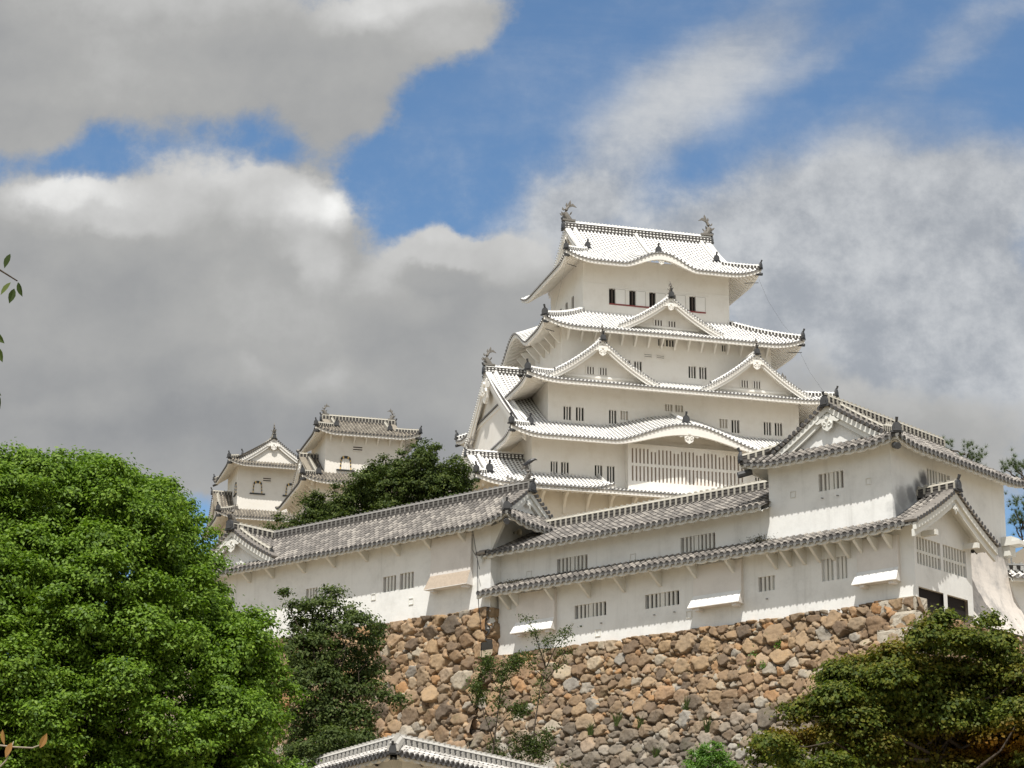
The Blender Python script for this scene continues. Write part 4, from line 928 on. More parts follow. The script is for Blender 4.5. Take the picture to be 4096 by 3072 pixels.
drop_box(lg, 4.82, 7.38, -.62, 24.3, 22.42, 21.80, M_HATCH, M_WOOD)
for s, z in ((.83, 22.0), (3.39, 21.48)): loophole(lg, s, -.62, z, M_TRIMF)
mb = MB(); mb.prism([(0, 23.2), (0, 24.45), (.75, 24.6), (.75, 24.45)], (8.5, -.55, 0), (1, 0, 0), (0, 0, 1), (0, 1, 0), .16); lg.part(mb, 'eave_bracket', M_TRIMF)

# ------------------------------------------------------------------ dry stone walls
def vnoise(x, y, f, seed):
    r = np.random.default_rng(seed); G = r.random((64, 64)); u, v = x * f, y * f; i = np.floor(u).astype(int); j = np.floor(v).astype(int); a = u - i; b = v - j
    a = a * a * (3 - 2 * a); b = b * b * (3 - 2 * b); g = lambda p, q: G[p % 64, q % 64]
    return (g(i, j) * (1 - a) + g(i + 1, j) * a) * (1 - b) + (g(i, j + 1) * (1 - a) + g(i + 1, j + 1) * a) * b
def stone_field(L, Hh, seed, res, big=1.0):
    """irregular boulder courses: returns displacement, random tone and crevice value on a grid"""
    r = np.random.default_rng(seed); pts = []; cell = {}
    def ok(x, y, q, k):
        for i in range(int((x - 1.3) // .65), int((x + 1.3) // .65) + 1):
            for j in range(int((y - 1.3) // .65), int((y + 1.3) // .65) + 1):
                for (X, Y, Q) in cell.get((i, j), ()):
                    if math.hypot((x - X) * .86, y - Y) < k * (q + Q): return False
        return True
    for rad, tries, k in ((.44, int(L * Hh * .8), .90), (.33, int(L * Hh * 5), .84), (.22, int(L * Hh * 14), .80), (.12, int(L * Hh * 26), .80), (.075, int(L * Hh * 22), .8)):
        for _ in range(tries):
            x, y = r.uniform(-.5, L + .5), r.uniform(-.5, Hh + .5); q = rad * big * r.uniform(.8, 1.25)
            if ok(x, y, q, k):
                pts.append((x, y, q)); cell.setdefault((int(x // .65), int(y // .65)), []).append((x, y, q))
    pts = np.array(pts); nx, ny = int(L / res) + 1, int(Hh / res) + 1
    gx, gy = np.meshgrid(np.linspace(0, L, nx), np.linspace(0, Hh, ny))
    wx = gx + (vnoise(gx, gy, 3.1, seed + 1) - .5) * .22 + (vnoise(gx, gy, 9, seed + 2) - .5) * .08; wy = gy + (vnoise(gx, gy, 3.3, seed + 3) - .5) * .20 + (vnoise(gx, gy, 9.5, seed + 4) - .5) * .07
    F1 = np.full(gx.shape, 9.); F2 = np.full(gx.shape, 9.); ID = np.zeros(gx.shape, int)
    ang = r.uniform(-.5, .5, len(pts)); asp = r.uniform(.62, 1.0, len(pts))
    for n, (x, y, q) in enumerate(pts):
        w = q + .75; i0, i1 = max(0, int((x - w) / res)), min(nx, int((x + w) / res) + 2); j0, j1 = max(0, int((y - w) / res)), min(ny, int((y + w) / res) + 2)
        if i0 >= i1 or j0 >= j1: continue
        dx, dy = wx[j0:j1, i0:i1] - x, wy[j0:j1, i0:i1] - y; c, s = math.cos(ang[n]), math.sin(ang[n])
        ex, ey = np.abs(dx * c + dy * s), np.abs(-dx * s + dy * c) / asp[n]
        d = (ex ** 1.6 + ey ** 1.6) ** .625 - q * 1.08
        f1 = F1[j0:j1, i0:i1]; f2 = F2[j0:j1, i0:i1]; idv = ID[j0:j1, i0:i1]
        m = d < f1; f2[:] = np.where(m, f1, np.minimum(f2, d)); idv[m] = n; f1[m] = d[m]
    e = np.clip(F2 - F1, 0, 1); rad = pts[ID, 2]; tone = r.random(len(pts)); tone2 = r.random(len(pts)); gxr = r.normal(0, .30, len(pts)); gyr = r.normal(.12, .30, len(pts)); off = r.normal(0, .035, len(pts))
    dome = np.clip(1 - np.exp(-e / (.022 + .055 * rad)), 0, 1)
    facet = np.maximum(0, vnoise(gx, gy, 2.6, seed + 9) - .5) * .10
    h = dome * (.07 + .30 * rad) + (gxr[ID] * (gx - pts[ID, 0]) + gyr[ID] * (gy - pts[ID, 1])) * .55 * dome + off[ID] * dome + facet * dome
    h += ((vnoise(gx, gy, 11, seed + 5) - .5) * .035 + (vnoise(gx, gy, 27, seed + 6) - .5) * .016) * dome
    loose = np.clip((F1 - .02) / .10, 0, 1); h -= loose * .26
    return gx, gy, h, tone[ID], tone2[ID], np.clip(e / .10, 0, 1) * (1 - loose)
def stone_mesh(parent_name, O, U, N, L, ztop, zbot, batter, seed, res=.045, big=1.0, end=None, name=None, parent=None, curve=.012):
    """U = along, N = outward; ztop(s) callable; leaning back by batter"""
    zmax = max(ztop(x) for x in np.linspace(0, L, 30)); Hh = zmax - zbot; gx, gy, h, t1, t2, ev = stone_field(L, Hh, seed, res, big)
    zt = np.array([ztop(x) for x in gx[0]])[None, :]; z = zbot + gy * (zt - zbot) / Hh; out = batter * (zmax - z) + curve * (zmax - z) ** 2 + h - .10
    O = np.array(O); U = np.array(U); N = np.array(N)
    # the far end follows the batter of the adjoining face
    sx = gx + (end(zmax - z) * (gx / L) if end else 0)
    V = np.stack([O[0] + sx * U[0] + out * N[0], O[1] + sx * U[1] + out * N[1], z], -1).reshape(-1, 3)
    ny, nx = gx.shape; idx = np.arange(nx * ny).reshape(ny, nx); q = np.stack([idx[:-1, :-1], idx[:-1, 1:], idx[1:, 1:], idx[1:, :-1]], -1).reshape(-1, 4)
    # a shelf behind the top edge
    me = bpy.data.meshes.new(name or 'stone_face'); back = V.reshape(ny, nx, 3)[-1].copy(); back[:, 0] -= N[0] * 1.2; back[:, 1] -= N[1] * 1.2; b0 = len(V); V = np.vstack([V, back])
    q = np.vstack([q, np.stack([idx[-1, :-1], idx[-1, 1:], b0 + np.arange(1, nx), b0 + np.arange(nx - 1)], -1)])
    me.vertices.add(len(V)); me.vertices.foreach_set('co', V.ravel()); me.loops.add(q.size); me.loops.foreach_set('vertex_index', q.ravel()); me.polygons.add(len(q)); me.polygons.foreach_set('loop_start', np.arange(0, q.size, 4)); me.polygons.foreach_set('loop_total', np.full(len(q), 4))
    me.update(calc_edges=True)
    a = me.color_attributes.new('stone', 'FLOAT_COLOR', 'POINT'); pad = np.zeros(nx); c = np.stack([np.r_[t1.ravel(), pad], np.r_[t2.ravel(), pad], np.r_[ev.ravel(), pad + 1], np.ones(len(V))], -1); a.data.foreach_set('color', c.ravel())
    me.polygons.foreach_set('use_smooth', np.ones(len(q), bool)); me.materials.append(M_STONE)
    o = bpy.data.objects.new(name or 'stone_face', me); scene.collection.objects.link(o)
    if parent: o.parent = parent
    return o
def stone_material():
    m = bpy.data.materials.new('dry_stone'); m.use_nodes = True; nt = m.node_tree; p = nt.nodes['Principled BSDF']; p.inputs['Roughness'].default_value = .92; p.inputs['Specular IOR Level'].default_value = .15
    at = nn(nt, 'ShaderNodeAttribute', attribute_name='stone'); s = nn(nt, 'ShaderNodeSeparateColor'); nt.links.new(at.outputs['Color'], s.inputs[0])
    tc = nn(nt, 'ShaderNodeTexCoord'); geo = nn(nt, 'ShaderNodeNewGeometry'); gz = nn(nt, 'ShaderNodeSeparateXYZ'); nt.links.new(geo.outputs['Position'], gz.inputs[0])
    warm = ramp(nt, s.outputs[0], [(0, (.13, .10, .075)), (.2, (.23, .155, .095)), (.42, (.285, .205, .13)), (.62, (.34, .24, .145)), (.78, (.34, .19, .09)), (.9, (.40, .335, .245)), (1.0, (.22, .20, .175))])
    grey = ramp(nt, s.outputs[0], [(0, (.10, .088, .072)), (.35, (.17, .148, .12)), (.7, (.235, .21, .175)), (1.0, (.35, .33, .29))])
    lowf = mth(nt, 'ADD', sstep(nt, gz.outputs[2], 16.2, 12.6), mth(nt, 'MULTIPLY', mth(nt, 'SUBTRACT', s.outputs[1], .5), .9), clamp=True)
    c = mixc(nt, mth(nt, 'MULTIPLY', lowf, .92, clamp=True), warm, grey)
    n = noise_t(nt, tc.outputs['Object'], 3.2, 8, .68); n2 = noise_t(nt, tc.outputs['Object'], 14, 5, .65)
    c = mixc(nt, 1.0, c, ramp(nt, n.outputs['Fac'], [(.28, (.62, .60, .58)), (.5, (1, 1, 1)), (.75, (1.18, 1.12, 1.0))]), 'MULTIPLY')
    c = mixc(nt, mth(nt, 'MULTIPLY', sstep(nt, n2.outputs['Fac'], .60, .74), .45), c, (.46, .44, .39))
    c = mixc(nt, mth(nt, 'MULTIPLY', sstep(nt, noise_t(nt, tc.outputs['Object'], 1.1, 5, .7).outputs['Fac'], .57, .70), .30), c, (.10, .105, .05))
    nt.links.new(c, p.inputs['Base Color']); b = nn(nt, 'ShaderNodeBump'); b.inputs['Strength'].default_value = .5; b.inputs['Distance'].default_value = .03
    nt.links.new(n2.outputs['Fac'], b.inputs['Height']); nt.links.new(b.outputs[0], p.inputs['Normal'])
    return m
M_STONE = stone_material()
U3, N3 = (FA[0], FA[1]), (-FB[0], -FB[1])
sr = empty('stone_wall', (*fp(-10, -1.5), 8.0)); tag(sr, 'long tan boulder wall under the two-storey gallery, with pale squared corner blocks', 'stone wall')
def child_at(o, par):
    o.parent = par; o.matrix_parent_inverse = Matrix.Translation(par.location).inverted(); return o
child_at(stone_mesh('', fp(-22.6, -.30), U3, N3, 23.6, lambda x: 18.36 + .03 * math.sin(x * 2.1) + .10 * max(0, (x - 15.3) / 8), 8.0, .26, 11, .038, .84, end=lambda d: .20 * d, name='stone_face'), sr)
child_at(stone_mesh('', fp(1.0, -.3), (FB[0], FB[1]), (FA[0], FA[1]), 12.5, lambda x: 18.45 if x < .3 else 17.9, 8.0, .20, 12, .06, name='stone_face'), sr)
sl_ = empty('stone_wall', (*fp(-30, -2), 8.0)); tag(sl_, 'tan boulder wall with large stones under the single-storey gallery at left', 'stone wall')
child_at(stone_mesh('', fp(-41.5, -.80), U3, N3, 20.0, lambda x: 20.58 + .04 * math.sin(x * 1.7), 8.0, .12, 21, .045, 1.1, name='stone_face', curve=.0105), sl_)
child_at(stone_mesh('', fp(-21.5, -.68), (FB[0], FB[1]), (FA[0], FA[1]), 1.3, lambda x: 20.58, 14.0, .03, 22, .06, 1.1, name='stone_face'), sl_)
def ashlar(s0, t0, z0, ls, lt, h, seed):
    """squared corner block with chipped, uneven faces"""
    r = np.random.default_rng(seed); mb = MB(); nx, ny, nz = 12, 8, 6
    def face(o, a, b, na, nb):
        o, a, b = (np.array(q, float) for q in (o, a, b)); nrm = np.cross(a, b); nrm /= np.linalg.norm(nrm); g = []
        for j in range(nb + 1):
            row = []
            for i in range(na + 1):
                u, v = i / na, j / nb; ed = min(1, min(u, 1 - u) * 9) * min(1, min(v, 1 - v) * 6)
                row.append(mb.v(o + a * (.012 + .976 * u) + b * (.015 + .97 * v) + nrm * ((ed - 1) * .035 + r.normal(0, .010) * ed)))
            g.append(row)
        for j in range(nb):
            for i in range(na): mb.f([g[j][i], g[j][i + 1], g[j + 1][i + 1], g[j + 1][i]])
    P = lambda s, t, z: (*fp(s, t), z); A3 = np.array((FA[0], FA[1], 0)); B3 = np.array((FB[0], FB[1], 0)); zz = np.array((0, 0, h))
    face(P(s0 - ls, t0, z0), A3 * ls, zz, nx, nz); face(P(s0, t0, z0), B3 * lt, zz, ny, nz); face(np.array(P(s0 - ls, t0, z0 + h)), A3 * ls, B3 * lt, nx, ny)
    return mb
M_ASH = mat('granite_block', (.47, .42, .34), .92, .15, .28, 2.6, .5, 22)
z = 18.50
for k in range(9):
    h = (.62, .68, .66, .60, .72, .7, .7, .7, .7)[k]; d = 18.5 - z + h * .5; o = .26 * d + .012 * d * d
    ls, lt = (1.9, 1.0) if k % 2 == 0 else (1.25, 1.9)
    child_at(ashlar(1.02 + .20 * d, -.30 - o, z - h, ls, lt, h, 40 + k).build('corner_block', M_ASH), sr); z -= h

# ------------------------------------------------------------------ tiled wall at the bottom edge
def wall_roof(root, length, x0, zr, zw, st, face=-1, mit=.0):
    """tiled cap on a plain wall; face = side (-1 or 1 in local y) whose eave is dressed, mit = mitre at the corner end"""
    mb = MB(); W = .95; H = lambda x, d: zr - .52 + .5 * d; m = max(mit, 1e-3)
    da = lambda x: W if x >= 0 else W * max(0, 1 + x / m); db = lambda x: W if x <= 0 else W * max(0, 1 - x / m)
    slope(mb, (0, -W), (1, 0), (0, 1), columns(-mit if face < 0 else x0, length, .30), da if face < 0 else (lambda x: W), H, st)
    slope(mb, (0, W), (-1, 0), (0, -1), columns(-length, mit if face > 0 else -x0, .30), db if face > 0 else (lambda x: W), H, st)
    r = root.part(mb, 'roof', st['mats']); me = MB()
    if face < 0: eave_under(me, (0, -W), (1, 0), (0, 1), 999, H, .72, .14, st, -mit * .8, length, miter=False)
    else: eave_under(me, (0, W), (-1, 0), (0, -1), 999, H, .72, .14, st, -length, mit * .8, miter=False)
    sub(me, 'eave', M_TRIMF, r)
    sub(ridge([(min(0, x0 + .3), 0, zr - .05), (length, 0, zr - .05)], .30, .30, st, .33, True), 'main_ridge', list(st['ridge']), r)
    mb = MB(); mb.box((x0, -.22, zw), (length - x0, 0, 0), (0, .44, 0), (0, 0, zr - .5 - zw)); root.part(mb, 'wall', M_FRONT)
    return r
bx, by = -3.35, 67.6
bw_ = Root('plaster_wall', bx, by, 6.0, R(61), 'low wall capped with pale grey tiles at the bottom, wing running right from its corner', 'wall')
M_PALEC = mat('pale_ridge_cap', (.46, .44, .40), .8, .2, .2, 6)
PALE = dict(FRONT); PALE['ridge'] = (M_GREY, M_PALEC); PALE['mats'] = [tile_mat('pale_cover_tile', ((.36, .34, .31), (.48, .455, .42), (.60, .57, .53))), T_GPAN, M_DISC, M_DRIP]; PALE['drip'] = False
rr_ = wall_roof(bw_, 26.0, -.1, 9.93, 6.0, PALE, -1, 1.83)
hl = ridge([(-1.78, -.93, 9.50), (-.9, -.46, 9.72), (0, 0, 9.95)], .26, .22, PALE, .33, True); sub(hl, 'hip_ridge', [M_GREY, M_PALEC], rr_)
sub(oni((-1.86, -.97, 9.36), (-.89, -.46), .30), 'ridge_end_tile', M_DARK, rr_)
bv_ = Root('plaster_wall', bx, by, 6.0, R(-64 + 180), 'low wall capped with pale grey tiles at the bottom, short wing running left behind the big tree', 'wall')
WL = dict(PALE); wall_roof(bv_, 14.0, -.1, 9.93, 6.0, WL, 1, 1.83)

# right edge: white tiled wall, scaffold with sheeting
wx, wy = 21.75, 95.95
rw = Root('plaster_wall', wx, wy, 17.5, R(6), 'short white wall with white-jointed tile capping beyond the turret foot at right', 'wall')
RW = dict(KEEP); RW['drip'] = False; RW['scal'] = False
wall_roof(rw, 12.0, .05, 21.25, 17.2, RW)
sc = empty('scaffold', (24.3, 106.0, 18.0), R(5)); tag(sc, 'pipe scaffold with tan sheeting and a sloping pipe roof behind the right-hand wall', 'scaffold')
mb = MB()
for x in np.arange(0, 9.1, 1.5):
    for y in (0, 1.0): mb.tube([(x, y, 0), (x, y, 6.1 + .62 * x)], .035, 6)
    mb.tube([(x, 0, .4), (x, 1.0, 2.2)], .025, 5)
    if x < 8: mb.tube([(x, -.02, 1.2), (x + 1.5, -.02, 3.0)], .025, 5)
for z in (1.1, 2.6, 4.1, 5.4): mb.tube([(-.3, 0, z), (9.3, 0, z)], .032, 6)
mb.tube([(-.9, -.1, 5.75), (9.3, -.1, 12.0)], .05, 6); mb.tube([(-.9, 1.1, 5.75), (9.3, 1.1, 12.0)], .05, 6)
sub(mb, 'scaffold_pipes', M_METAL, sc)
mb = MB(); n = 24
for k in range(n):
    x0, x1 = -1 + 10 * k / n, -1 + 10 * (k + 1) / n; w = lambda x: .07 * math.sin(x * 5.1) + .04 * math.sin(x * 12)
    mb.quad((x0, 1.15 + w(x0), 0), (x1, 1.15 + w(x1), 0), (x1, 1.15 + w(x1), 6.0 + .62 * x1), (x0, 1.15 + w(x0), 6.0 + .62 * x0))
sub(mb, 'sheeting', mat('tan_sheeting', (.34, .30, .24), .8, .2, .15, 1.0), sc)

# ------------------------------------------------------------------ small things on the buildings
cx_, cy_ = fp(-21.05, 1.6)
cr = MB(); q = np.array((cx_, cy_, 27.88))
cr.tube([q + np.array(v) for v in ((-.30, 0, -.08), (-.18, 0, -.02), (-.06, 0, .05), (.08, 0, .12), (.16, 0, .17), (.24, 0, .20), (.29, 0, .195), (.38, 0, .165))], [.025, .05, .085, .095, .07, .062, .04, .008], 10)
for s_ in (-1, 1):
    cr.prism([(-.34, -.10), (-.1, .0), (.10, .10), (.06, .02), (-.16, -.10)], q + np.array((0, s_ * .085, .0)), (1, 0, 0), (0, 0, 1), (0, 1, 0), .02)
    cr.tube([q + np.array((.0, s_ * .035, .0)), q + np.array((.02, s_ * .04, -.13))], .012, 5)
cro = cr.build('crow', M_BLACK); tag(cro, 'black crow perched on the fish ornament at the gallery gable end', 'bird')
lpx, lpy = fp(-21.25, .95)
ls = empty('loudspeaker', (lpx, lpy, 24.38), YF); tag(ls, 'cream horn loudspeaker under the gable eave between the two galleries', 'loudspeaker')
mb = MB(); mb.tube([(-.12, 0, 0), (.02, -.03, 0), (.14, -.06, -.01), (.22, -.08, -.02)], [.05, .07, .115, .16], 14, cap=False); mb.tube([(.22, -.08, -.02), (.20, -.075, -.02)], [.16, .13], 14, cap=False)
horn = sub(mb, 'horn', mat('cream_paint', (.62, .58, .48), .5, .4), ls)
mb = MB(); mb.tube([(-.2, 0, .02), (-.1, 0, 0)], .06, 8); sub(mb, 'bracket', M_METAL, ls)
mb = MB(); p0, p1, p2 = fp(-22.3, -1.05), fp(-22.0, -1.0), fp(-21.9, -.95)
mb.tube([(*p0, 24.1), (*p0, 23.4), (*p1, 22.9), (*p2, 22.4)], .016, 5); mb.tube([(*fp(-22.05, -1.3), 24.2), (*p1, 22.9)], .016, 5); mb.tube([(*p1, 22.9), (*fp(-21.98, -1.0), 21.3), (*fp(-21.8, -.9), 19.6), (*fp(-21.75, -.9), 17.6)], .016, 5)
tag(mb.build('cable', M_BLACK), 'thin black cable hanging down at the joint of the two galleries', 'cable')

# ------------------------------------------------------------------ ground
def sm(x, a, b): t = min(1, max(0, (x - a) / (b - a))); return t * t * (3 - 2 * t)
mb = MB(); xs = list(np.linspace(-260, 260, 105)); ys = list(np.linspace(-120, 420, 109)); G = []
for y in ys:
    row = []
    for x in xs:
        s = (x - GX) * FA[0] + (y - GY) * FA[1]; t = (x - GX) * FB[0] + (y - GY) * FB[1]
        low_ = 6.0 * sm(y, 35, 66) + 2.0 * sm(y, 66, 88); hi_ = 17.5 + 8 * sm(t, 8, 60) + 8 * sm(y, 150, 190)
        k = sm(t, .8, 6.0); row.append(mb.v((x, y, low_ * (1 - k) + hi_ * k)))
    G.append(row)
for j in range(len(ys) - 1):
    for i in range(len(xs) - 1): mb.f([G[j][i], G[j][i + 1], G[j + 1][i + 1], G[j + 1][i]])
g = mb.build('ground', mat('earth_and_grass', (.24, .195, .135), .95, .1, .5, .4, .4, 3), smooth=True); g['kind'] = 'structure'; g['label'] = 'grassy castle hill rising behind the stone walls'
g2 = MB(); g2.quad((-3000, -3000, -.5), (3000, -3000, -.5), (3000, 3000, -.5), (-3000, 3000, -.5)); o = g2.build('terrain', mat('far_plain', (.09, .10, .06), .95, .1, .3, .02)); o['kind'] = 'structure'
#TREES
# ------------------------------------------------------------------ trees
def leaf_mat(name, cols, trans=.35, rough=.5, tint=None, spec=.35):
    m = bpy.data.materials.new(name); m.use_nodes = True; nt = m.node_tree; p = nt.nodes['Principled BSDF']; out = nt.nodes['Material Output']
    p.inputs['Roughness'].default_value = rough; p.inputs['Specular IOR Level'].default_value = spec
    uv = nn(nt, 'ShaderNodeUVMap'); s = nn(nt, 'ShaderNodeSeparateXYZ'); nt.links.new(uv.outputs[0], s.inputs[0])
    tc = nn(nt, 'ShaderNodeTexCoord'); n = noise_t(nt, tc.outputs['Object'], .9, 4, .6)
    f = mth(nt, 'ADD', mth(nt, 'MULTIPLY', s.outputs[0], .55), mth(nt, 'MULTIPLY', n.outputs['Fac'], .45))
    c = ramp(nt, f, [(.2 + .6 * k / (len(cols) - 1), q) for k, q in enumerate(cols)])
    if tint: c = mixc(nt, s.outputs[1], c, tint)
    nt.links.new(c, p.inputs['Base Color']); t = nn(nt, 'ShaderNodeBsdfTranslucent'); nt.links.new(mixc(nt, 1.0, c, (1.35, 1.5, .7), 'MULTIPLY'), t.inputs[0])
    mx = nn(nt, 'ShaderNodeMixShader'); mx.inputs[0].default_value = trans; nt.links.new(p.outputs[0], mx.inputs[1]); nt.links.new(t.outputs[0], mx.inputs[2]); nt.links.new(mx.outputs[0], out.inputs[0])
    return m
def nrmz(v): return v / (np.linalg.norm(v, axis=-1, keepdims=True) + 1e-9)
def leaves(name, C, Nn, size, m, parent, asp=.55, tint=None, droop=.0):
    """one folded quad per leaf; UV stores a random tone and a tint amount"""
    n = len(C); T = rng.normal(size=(n, 3)); T[:, 2] -= droop; T -= (T * Nn).sum(1, keepdims=True) * Nn; T = nrmz(T); Bv = np.cross(Nn, T); L = size * rng.uniform(.65, 1.3, (n, 1)); W = L * asp
    V = np.stack([C - T * L * .5, C + Bv * W * .5 + Nn * L * .10, C + T * L * .5 - Nn * L * .08, C - Bv * W * .5 + Nn * L * .10], 1).reshape(-1, 3)
    me = bpy.data.meshes.new(name); me.vertices.add(4 * n); me.vertices.foreach_set('co', V.ravel()); me.loops.add(4 * n); me.loops.foreach_set('vertex_index', np.arange(4 * n)); me.polygons.add(n); me.polygons.foreach_set('loop_start', np.arange(0, 4 * n, 4)); me.polygons.foreach_set('loop_total', np.full(n, 4)); me.update(calc_edges=True)
    uv = me.uv_layers.new(name='UVMap'); u = rng.random(n); t = np.zeros(n) if tint is None else tint; uv.data.foreach_set('uv', np.repeat(np.stack([u, t], 1), 4, 0).ravel())
    me.materials.append(m); o = bpy.data.objects.new(name, me); scene.collection.objects.link(o); o.parent = parent
    return o
def sprays(lobes, per, nl, sr, flat=.55, upb=.35, shell=.72, inner=.12):
    """leaf clusters over the outside of rounded boughs: returns leaf centres, normals and a height-in-bough value"""
    C = []; Nn = []; Hh = []
    for (cx, cy, cz, rx, ry, rz) in lobes:
        k = max(3, int(per * (rx * ry * rz) ** (2 / 3))); d = rng.normal(size=(k, 3)); d[:, 2] += upb; d = nrmz(d)
        rad = np.where(rng.random((k, 1)) < inner, rng.uniform(.2, .7, (k, 1)), rng.uniform(shell, 1.05, (k, 1)))
        P = np.array((cx, cy, cz)) + d * rad * np.array((rx, ry, rz)); s = sr * rng.uniform(.6, 1.3, (k, 1, 1))
        off = rng.normal(size=(k, nl, 3)) * s * np.array((1, 1, flat)); C.append((P[:, None] + off).reshape(-1, 3))
        nv = nrmz(.7 * d[:, None] + np.array((0, -.1, .75)) + .55 * rng.normal(size=(k, nl, 3)) + .35 * off / s); Nn.append(nv.reshape(-1, 3)); Hh.append(np.repeat(d[:, 2], nl))
    return np.concatenate(C), np.concatenate(Nn), np.concatenate(Hh)
def limb(mb, a, b, r0, r1, wob=.06, n=6):
    a, b = np.array(a, float), np.array(b, float); L = np.linalg.norm(b - a); P = [a + (b - a) * k / n + (rng.normal(size=3) * wob * L * (1 if 0 < k < n else 0)) * np.array((1, 1, .4)) for k in range(n + 1)]
    mb.tube(P, [r0 + (r1 - r0) * (k / n) for k in range(n + 1)], 7); return P
def tree(name, base, height, label, cat, lobes, m, size, per, nl, sr, rtrunk, group=None, tint=None, asp=.55, upb=.35, flat=.55, nb=26, droop=0, rbr=.28, fork=.42):
    """base in world; lobes in world coordinates"""
    root = empty(name, base); tag(root, label, cat, group); b = np.array(base, float); L = [(x - b[0], y - b[1], z - b[2], p, q, r) for x, y, z, p, q, r in lobes]
    mb = MB(); cen = np.mean([l[:3] for l in L], 0); topz = max(l[2] for l in L); f = np.array((cen[0] * .5, cen[1] * .5, topz * fork)); limb(mb, (0, 0, -.3), f, rtrunk, rtrunk * .72, .02)
    lead = np.array((cen[0], cen[1], topz * .9)); P = limb(mb, f, lead, rtrunk * .72, rtrunk * .1, .04)
    for l in random.sample(L, min(nb, len(L))):
        s = P[random.randint(0, 3)]; limb(mb, s, l[:3], rtrunk * rbr, rtrunk * .03, .05)
    mb.build('trunk', M_BARK, root, smooth=True)
    C, Nn, Hh = sprays(L, per, nl, sr, flat, upb); t = None
    if tint: t = tint(C + b, Hh)
    leaves('crown', C, Nn, size, m, root, asp, t, droop)
    return root
def ell_lobes(c, r, n, lr, keep=lambda p: True, jit=.12, inner=6, lo=-.6, pw=2.0):
    """boughs spread over a rounded crown (golden spiral, jittered)"""
    out = []
    for k in range(n):
        z = lo + (1 - lo) * (k + .5) / n; ph = k * 2.39996 + random.uniform(-.4, .4); q = max(0, 1 - abs(z) ** pw) ** (1 / pw); s = random.uniform(1 - jit * 1.6, 1 + jit * .6)
        p = (c[0] + r[0] * q * math.cos(ph) * s, c[1] + r[1] * q * math.sin(ph) * s, c[2] + r[2] * z * s); a = lr * random.uniform(.65, 1.3)
        if keep(p): out.append((*p, a, a, a * .85))
    for k in range(inner):
        d = np.array([random.gauss(0, .4) for _ in range(3)]); a = lr * 1.9; out.append((c[0] + r[0] * d[0], c[1] + r[1] * d[1], c[2] + r[2] * d[2], a, a, a))
    return out
L_CAM = leaf_mat('bright_evergreen_leaf', [(.050, .098, .009), (.092, .165, .014), (.140, .235, .020), (.205, .300, .038)], .28, .55, spec=.25)
L_DARK = leaf_mat('dark_leaf', [(.026, .044, .010), (.045, .070, .014), (.070, .098, .020), (.11, .135, .030)], .25, .6, spec=.2)
L_CHERRY = leaf_mat('dull_green_leaf', [(.028, .046, .012), (.050, .076, .018), (.078, .108, .026), (.115, .145, .04)], .28, .6, spec=.2)
L_MAPLE = leaf_mat('maple_leaf', [(.034, .056, .010), (.064, .094, .013), (.108, .136, .018), (.17, .180, .026)], .30, .6, spec=.2, tint=(.26, .115, .013))
L_SHRUB = leaf_mat('fresh_leaf', [(.045, .10, .015), (.08, .17, .02), (.12, .24, .03), (.17, .30, .05)], .35, .45)
L_PINE = leaf_mat('pine_needles', [(.05, .08, .022), (.08, .12, .035), (.12, .16, .05)], .15, .55)
L_DRY = leaf_mat('dry_leaf', [(.30, .14, .05), (.36, .19, .07), (.34, .24, .10)], .4, .5)

# big evergreen at left
cl = []; PZ = [4.0, 7.9, 9.2, 10.4, 11.5, 12.0, 12.7, 13.3, 14.1, 14.7, 15.1, 15.5]; PR = [6.3, 6.75, 6.65, 6.4, 6.05, 5.5, 5.2, 4.85, 4.4, 3.9, 3.3, 2.2]   # crown radius by height
for z in np.arange(5.0, 15.45, .56):
    r0 = float(np.interp(z, PZ, PR)) - .42; n = max(5, int(2 * math.pi * r0 * .85 / .92)); ph = random.uniform(0, 6.28)
    for k in range(n):
        a = ph + 2 * math.pi * k / n + random.uniform(-.12, .12); q = r0 * random.uniform(.76, 1.05); y = 56.5 + q * math.sin(a) * .85
        if y < 59.5: cl.append((-12.25 + q * math.cos(a), y, z + random.uniform(-.3, .3), *([random.uniform(.42, .80)] * 3)))
    for k in range(max(1, int(r0 * 1.1))):
        a = random.uniform(0, 6.28); q = max(0, r0 - 1.0) * random.uniform(.2, .95); cl.append((-12.25 + q * math.cos(a), 57 + q * math.sin(a) * .5, z, .95, .95, .9))
tree('evergreen_tree', (-12.1, 56.5, 3.5), 12.5, 'huge rounded bright green evergreen tree filling the lower left', 'tree', cl, L_CAM, .11, 92, 46, .15, .45, upb=.75, flat=.5, droop=.3)
# dark tree between the left gallery and the keeps
dl = []
for (x, z, r) in ((-12.2, 28.4, 1.0), (-11.2, 29.3, 1.0), (-10.3, 30.0, 1.0), (-11.0, 30.6, .45), (-9.4, 30.0, 1.1), (-8.6, 31.0, .8), (-8.0, 30.6, 1.3), (-7.4, 32.1, 1.0), (-6.8, 31.0, 1.4), (-6.1, 32.4, .9), (-5.6, 31.6, 1.3), (-5.2, 32.6, .7), (-5.05, 33.0, .45), (-4.7, 31.2, 1.3), (-4.1, 32.1, .9), (-3.5, 31.0, 1.1), (-3.1, 31.9, .7), (-2.7, 30.6, .9), (-12.6, 27.6, 1.2), (-9.5, 28.4, 1.6), (-6.5, 29.0, 1.6), (-4.0, 29.4, 1.4), (-4.4, 33.0, .4), (-2.2, 29.5, .8)):
    for q in range(2): dl.append((x + random.uniform(-.3, .3), 122 + random.uniform(-1.6, 1.6), z - .35 + random.uniform(-.3, .3), r * .86, r * .9, r * .8))
